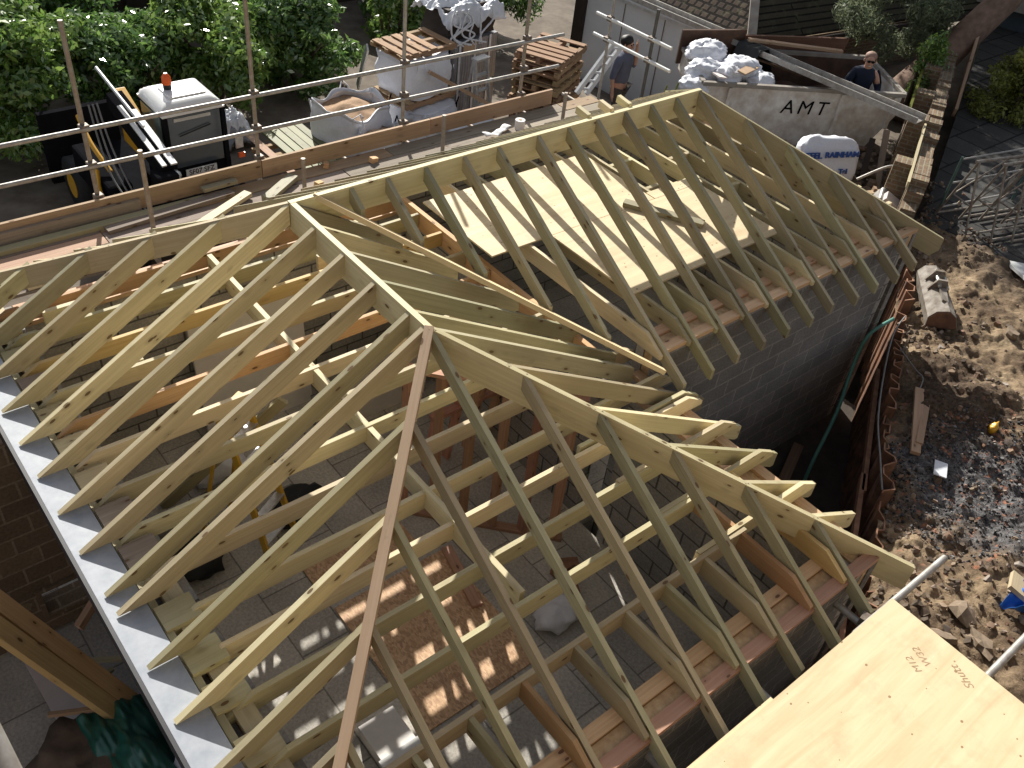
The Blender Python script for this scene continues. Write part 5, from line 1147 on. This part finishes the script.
for i, (x, y, rz, lab) in enumerate(((9.15, -1.45, .5, 'flat steel bar on the patio nearest the soil'), (9.3, -1.6, .7, 'flat steel bar on the patio below the trestles'), (10.6, -2.0, -.4, 'flat bar on the patio at the right edge'))):
    tag(MB().obox((x, y, -2.47), (.35, .02, .012), rotm(0, 0, rz)).build('steel_bar', 'dirtymetal'), lab, 'steel bar')
# ------------------------------------------------------------------ people
def skin(name, verts, edges, rad, mat, parent, sub=2, root=0):
    me = bpy.data.meshes.new(name); base = V(parent['_w']); me.from_pydata([tuple(V(v) + V((0, 0, ZO)) - base) for v in verts], edges, [])
    o = bpy.data.objects.new(name, me); COL.objects.link(o); o.parent = parent; o['_w'] = tuple(base)
    sm_ = o.modifiers.new('skin', 'SKIN'); sm_.use_smooth_shade = True; sm_.branch_smoothing = .4
    if not me.skin_vertices: return o
    for i, r_ in enumerate(rad):
        s = me.skin_vertices[0].data[i]; s.radius = (r_, r_) if not isinstance(r_, tuple) else r_; s.use_root = (i == root)
    ss = o.modifiers.new('sub', 'SUBSURF'); ss.levels = sub; ss.render_levels = sub
    me.materials.append(MT[mat]); return o
def person(base, H, face, lab, armL, armR, shirt, trous, hairm, lean=0, glasses=False, bald=False):
    """face: heading in plan; arms: (elbow, wrist) offsets from the shoulder in body axes (right, forward, up) / H"""
    t = thing('person', lab, 'person', base); b = V(base); F = V((math.cos(face), math.sin(face), 0)); R_ = V((F.y, -F.x, 0))
    def P(r_, f, u): return b + (R_ * r_ + F * (f + lean * max(0, u - .5)) + V((0, 0, u))) * H
    vs, ed, rd = [], [], []
    def av(p, r_, par=None):
        vs.append(p); rd.append(r_ * H if not isinstance(r_, tuple) else (r_[0] * H, r_[1] * H)); i = len(vs) - 1
        if par is not None: ed.append((par, i))
        return i
    pel = av(P(0, 0, .52), (.085, .06)); wa = av(P(0, 0, .62), (.075, .052), pel); chs = av(P(0, .01, .74), (.092, .06), wa); ns = av(P(0, 0, .82), (.05, .04), chs); nk = av(P(0, .005, .86), .032, ns)
    hd = av(P(0, .02, .90), (.046, .052), nk); ht = av(P(0, .015, .95), (.048, .056), hd); av(P(0, .01, .985), (.03, .035), ht)
    wr = []
    for s, arm in ((-1, armL), (1, armR)):
        sh = av(P(s * .10, 0, .80), .036, ns); e = V(arm[0]); w_ = V(arm[1]); sp_ = P(s * .115, 0, .795)
        Q = lambda v: sp_ + (R_ * v.x + F * v.y + V((0, 0, v.z))) * H
        eb = av(Q(e), .026, sh); wr_ = av(Q(w_), .017, eb); d = (Q(w_) - Q(e)).normalized(); wr.append((Q(w_), d))
        hm = av(Q(w_) + d * .045 * H, (.022, .012), wr_)
        sd2 = d.orthogonal().normalized()
        for q in (-1.5, -.5, .5, 1.5): f1 = av(Q(w_) + d * .075 * H + sd2 * q * .012 * H, .006, hm); av(Q(w_) + d * (.10 - abs(q) * .006) * H + sd2 * q * .013 * H, .005, f1)
        av(Q(w_) + d * .05 * H + sd2 * .035 * H, .006, hm)
    for s in (-1, 1):
        hp = av(P(s * .055, 0, .49), .058, pel); kn = av(P(s * .06, .015 + .02 * s, .27), .036, hp); an = av(P(s * .062, -.01 + .03 * s, .05), .024, kn); av(P(s * .07, .07 + .03 * s, .02), .022, an)
    body = skin('body', vs, ed, rd, 'skin', t)
    # clothes: slightly larger shells over torso+sleeves and over the legs
    cv = [P(0, 0, .50), P(0, 0, .60), P(0, .01, .74), P(0, 0, .825), P(0, .004, .862)]; ce = [(0, 1), (1, 2), (2, 3), (3, 4)]; cr = [(.100 * H, .075 * H), (.102 * H, .074 * H), (.118 * H, .084 * H), (.066 * H, .058 * H), (.044 * H, .044 * H)]
    for s, arm in ((-1, armL), (1, armR)):
        sp_ = P(s * .115, 0, .795); Q = lambda v: sp_ + (R_ * v[0] + F * v[1] + V((0, 0, v[2]))) * H
        k = len(cv); cv += [P(s * .098, 0, .802), Q(arm[0]), Q(arm[0]).lerp(Q(arm[1]), .25 if shirt == 'greyshirt' else .9)]; cr += [(.056 * H,) * 2, (.036 * H,) * 2, (.030 * H,) * 2]; ce += [(3, k), (k, k + 1), (k + 1, k + 2)]
    skin('jacket' if shirt == 'navy' else 'shirt', cv, ce, cr, shirt, t)
    lv = [P(0, 0, .54)]; le = []; lr = [(.092 * H, .068 * H)]
    for s in (-1, 1):
        k = len(lv); lv += [P(s * .055, 0, .47), P(s * .06, .015 + .02 * s, .27), P(s * .062, -.01 + .03 * s, .06)]; lr += [(.066 * H,) * 2, (.045 * H,) * 2, (.035 * H,) * 2]; le += [(0, k), (k, k + 1), (k + 1, k + 2)]
    skin('trousers', lv, le, lr, trous, t)
    for s in (-1, 1): MB().ball(P(s * .066, .03 + .03 * s, .02), .04 * H, 10, 6, (.8, .8, .5)).build('shoe', 'black', t)
    if not bald: MB().ball(P(0, -.004, .958), .066 * H, 16, 12, (1, 1, .86), .12).build('hair', hairm, t)
    else: MB().ball(P(0, -.012, .962), .060 * H, 16, 12, (1, 1, .80)).build('hair', hairm, t)
    fz_ = .925
    MB().ball(P(0, .078, fz_ - .012), .011 * H, 8, 6, (1, 1, 1.4)).build('nose', 'skin', t)
    for s in (-1, 1):
        MB().ball(P(s * .056, .012, fz_), .013 * H, 8, 6, (.5, 1, 1.4)).build('ear', 'skin', t)
        if not glasses: MB().ball(P(s * .019, .066, fz_ + .006), .007 * H, 8, 6).build('eye', 'blackpaint', t)
    MB().ball(P(0, .066, fz_ - .038), .012 * H, 8, 4, (1.3, 1.3, .3)).build('mouth', 'pinkboard', t)
    if glasses:
        for s in (-1, 1): MB().ball(P(s * .020, .073, fz_ + .008), .017 * H, 10, 6, (1, 1, .7)).build('sunglasses_lens', 'blackpaint', t)
        MB().tube([P(-.05, .02, fz_ + .012), P(-.04, .07, fz_ + .012), P(.04, .07, fz_ + .012), P(.05, .02, fz_ + .012)], .004 * H, 6).build('sunglasses_frame', 'black', t)
    return t, P
person((8.55, 4.66, -3.38), 1.66, math.radians(-75), 'person in a blue-grey shirt and dark trousers raising a hand to the head',
       ((-.05, .05, -.13), (.055, .09, .10)), ((.05, -.01, -.16), (.075, .03, -.30)), 'greyshirt', 'darktrouser', 'hair')
t2, P2 = person((11.26, 1.88, -3.0), 1.58, math.radians(-142), 'person in sunglasses and a navy jacket standing in the skip',
       ((-.06, .03, -.15), (.02, .13, -.20)), ((.06, .02, -.16), (.02, .12, -.24)), 'navy', 'sack', 'hair_grey', lean=.04, glasses=True, bald=True)
MB().beam(P2(.13, .07, .70), P2(-.06, .15, .60), .03, .012).build('white_stripe', 'white', t2)
# ------------------------------------------------------------------ unseen house behind the camera, added to block sky light
mh = thing('unseen_house', 'unseen brick house added behind the camera to block sky light', 'house', (-3, -9, FL))
MB().box(-11, 4.5, -10, -6.9, FL, 5.2, (1, 0, 0), off=(0, 0)).build('wall', 'block_brown', mh)
MB().add([(-11.4, -6.5, 5.1), (4.9, -6.5, 5.1), (4.9, -10, 7.6), (-11.4, -10, 7.6)], [(0, 1, 2, 3)], (1, 0, 0)).build('roof', 'tiles', mh, solid=.06)
for x0, x1, z0, z1 in ((-9, -7.4, 1.6, 3.0), (-5.2, -3.6, 1.6, 3.0), (1.2, 2.8, 1.6, 3.0), (-9, -7.4, -2.4, -.8), (-4.6, -1.4, -3.7, -1.2), (1.2, 2.8, -2.4, -.8)):
    wf = MB().box(x0 - .06, x1 + .06, -6.895, -6.86, z0 - .06, z1 + .06).build('window', 'white', mh); MB().box(x0, x1, -6.857, -6.85, z0, z1).build('pane', 'glass', wf)
# ------------------------------------------------------------------ lower left corner
lw = thing('old_block_wall', 'old brown block wall with a small opening below the pale eaves board', 'wall', (-3.5, .3, FL))
# wall with an opening, built as four pieces of one mesh
m = MB(); y0, y1 = .25, .45
for (xa, xb, za, zb_) in ((-7, -2.42, FL, -1.1), (-2.06, -2.045, FL, -1.5), (-2.42, -2.06, -3.2, -1.5), (-2.42, -2.06, FL, -3.5)): m.box(xa, xb, y0, y1, za, zb_, (1, 0, 0), off=(0, 0))
m.build('wall_body', 'block_brown', lw)
for (xa, xb, za, zb_) in ((-2.46, -2.05, -3.2, -3.16), (-2.46, -2.05, -3.54, -3.5), (-2.46, -2.42, -3.5, -3.2)): MB().box(xa, xb, y0 - .03, y0 - .002, za, zb_).build('opening_frame', 'block_brown', lw)
for i, (a_, b_, w_, h_, mt_, lab) in enumerate((((-3.15, -.15, -1.35), (-2.12, -1.05, -3.6), .14, .07, 'pine_orange', 'thick orange-brown timber leaning down at the lower left'), ((-3.2, -.35, -1.45), (-2.22, -1.15, -3.6), .14, .07, 'pine_orange', 'timber leaning beside the thick orange-brown one'), ((-3.0, -.45, -1.9), (-2.2, -.95, -3.55), .10, .05, 'pine_orange', 'lowest of the leaning timbers at the lower left'))):
    tag(MB().beam(a_, b_, w_, h_).build('leaning_timber', mt_), lab, 'timber')
tag(MB().beam((-3.1, -.7, -2.0), (-2.55, -.1, -2.9), .03, .05).build('thin_batten', 'pine_fresh'), 'thin yellow batten leaning behind the timbers at the left edge', 'timber')
tag(MB().beam((-2.75, -.9, -3.2), (-2.25, -1.05, -3.35), .03, .04).build('thin_batten', 'board_tan'), 'thin brown stick lying above the green tarpaulin', 'timber')
tag(MB().beam((-2.3, -.35, -3.1), (-2.0, -.15, -3.0), .05, .09).build('timber_offcut', 'pine_pink'), 'pink timber offcut under the edge of the pale eaves board', 'timber')
tag(MB().hexa([(-2.74, .15, FL), (-2.50, .15, FL), (-2.42, -1.05, FL), (-2.68, -1.05, FL)], [(-2.74, .15, FL + .03), (-2.50, .15, FL + .03), (-2.42, -1.05, FL + .03), (-2.68, -1.05, FL + .03)]).build('pale_board', 'pinkboard'), 'narrow pale board on the ground beyond the leaning timbers', 'board')
m = MB(); m.grid(lambda u, v: V((-2.68 + .62 * u + .1 * v, -.98 - 1.1 * v, -3.45 + .42 * math.sin(math.pi * min(1, u * 1.05)) * (.35 + .65 * v) + .10 * noise.noise(V((u * 3, v * 4, 0))) + .055 * noise.noise(V((u * 7 + v * 3, v * 3, 4))) + .03 * noise.noise(V((u * 16, v * 9, 7))))), 60, 60)
tag(m.build('tarpaulin', 'tarp_green', solid=.004), 'dark green tarpaulin heaped at the lower left below the pale board', 'tarpaulin')
m = MB(); m.ball((-2.72, -1.35, -3.45), .34, 26, 16, (1, 1.1, .55), .7, seed=4); tag(m.build('brown_sack', 'sack'), 'brown sack slumped beside the green tarpaulin', 'sack')
m = MB(); m.ball((-2.10, -1.95, -3.3), .16, 20, 12, (.8, 1.3, 1), .6, seed=9); tag(m.build('open_bag', 'film'), 'small white bag wedged between the tarpaulin and the pale board', 'bag')
m = MB(); m.box(-2.16, -2.06, -.95, -.85, -3.3, -2.9)
for i, (x, y, rz) in enumerate(((-2.35, -.75, .3), (-2.2, -.62, -.4))): tag(MB().obox((x, y, -3.3), (.16, .018, .02), rotm(.1, .2, rz)).build('wood_strip', 'pine_fresh'), ['bright wood strip just above the green tarpaulin', 'second bright wood strip by the eaves board edge'][i], 'timber')
struct(MB().box(-9, -2.06, -9, 3, FL - .12, FL - .055, off=(0, 0)).build('side_path', 'slab'))
# near out-of-focus scaffold tube at the left edge
tag(MB().tube([(-2.96, -3.66, .98), (-2.95, -3.90, .82), (-2.95, -4.4, .45), (-2.99, -4.9, -.4)], .045, 16).build('bent_pipe', 'galv'), 'grey pipe end poking in at the lower left corner', 'pipe')
for o in list(bpy.data.objects):
    if '_w' in o.keys(): del o['_w']
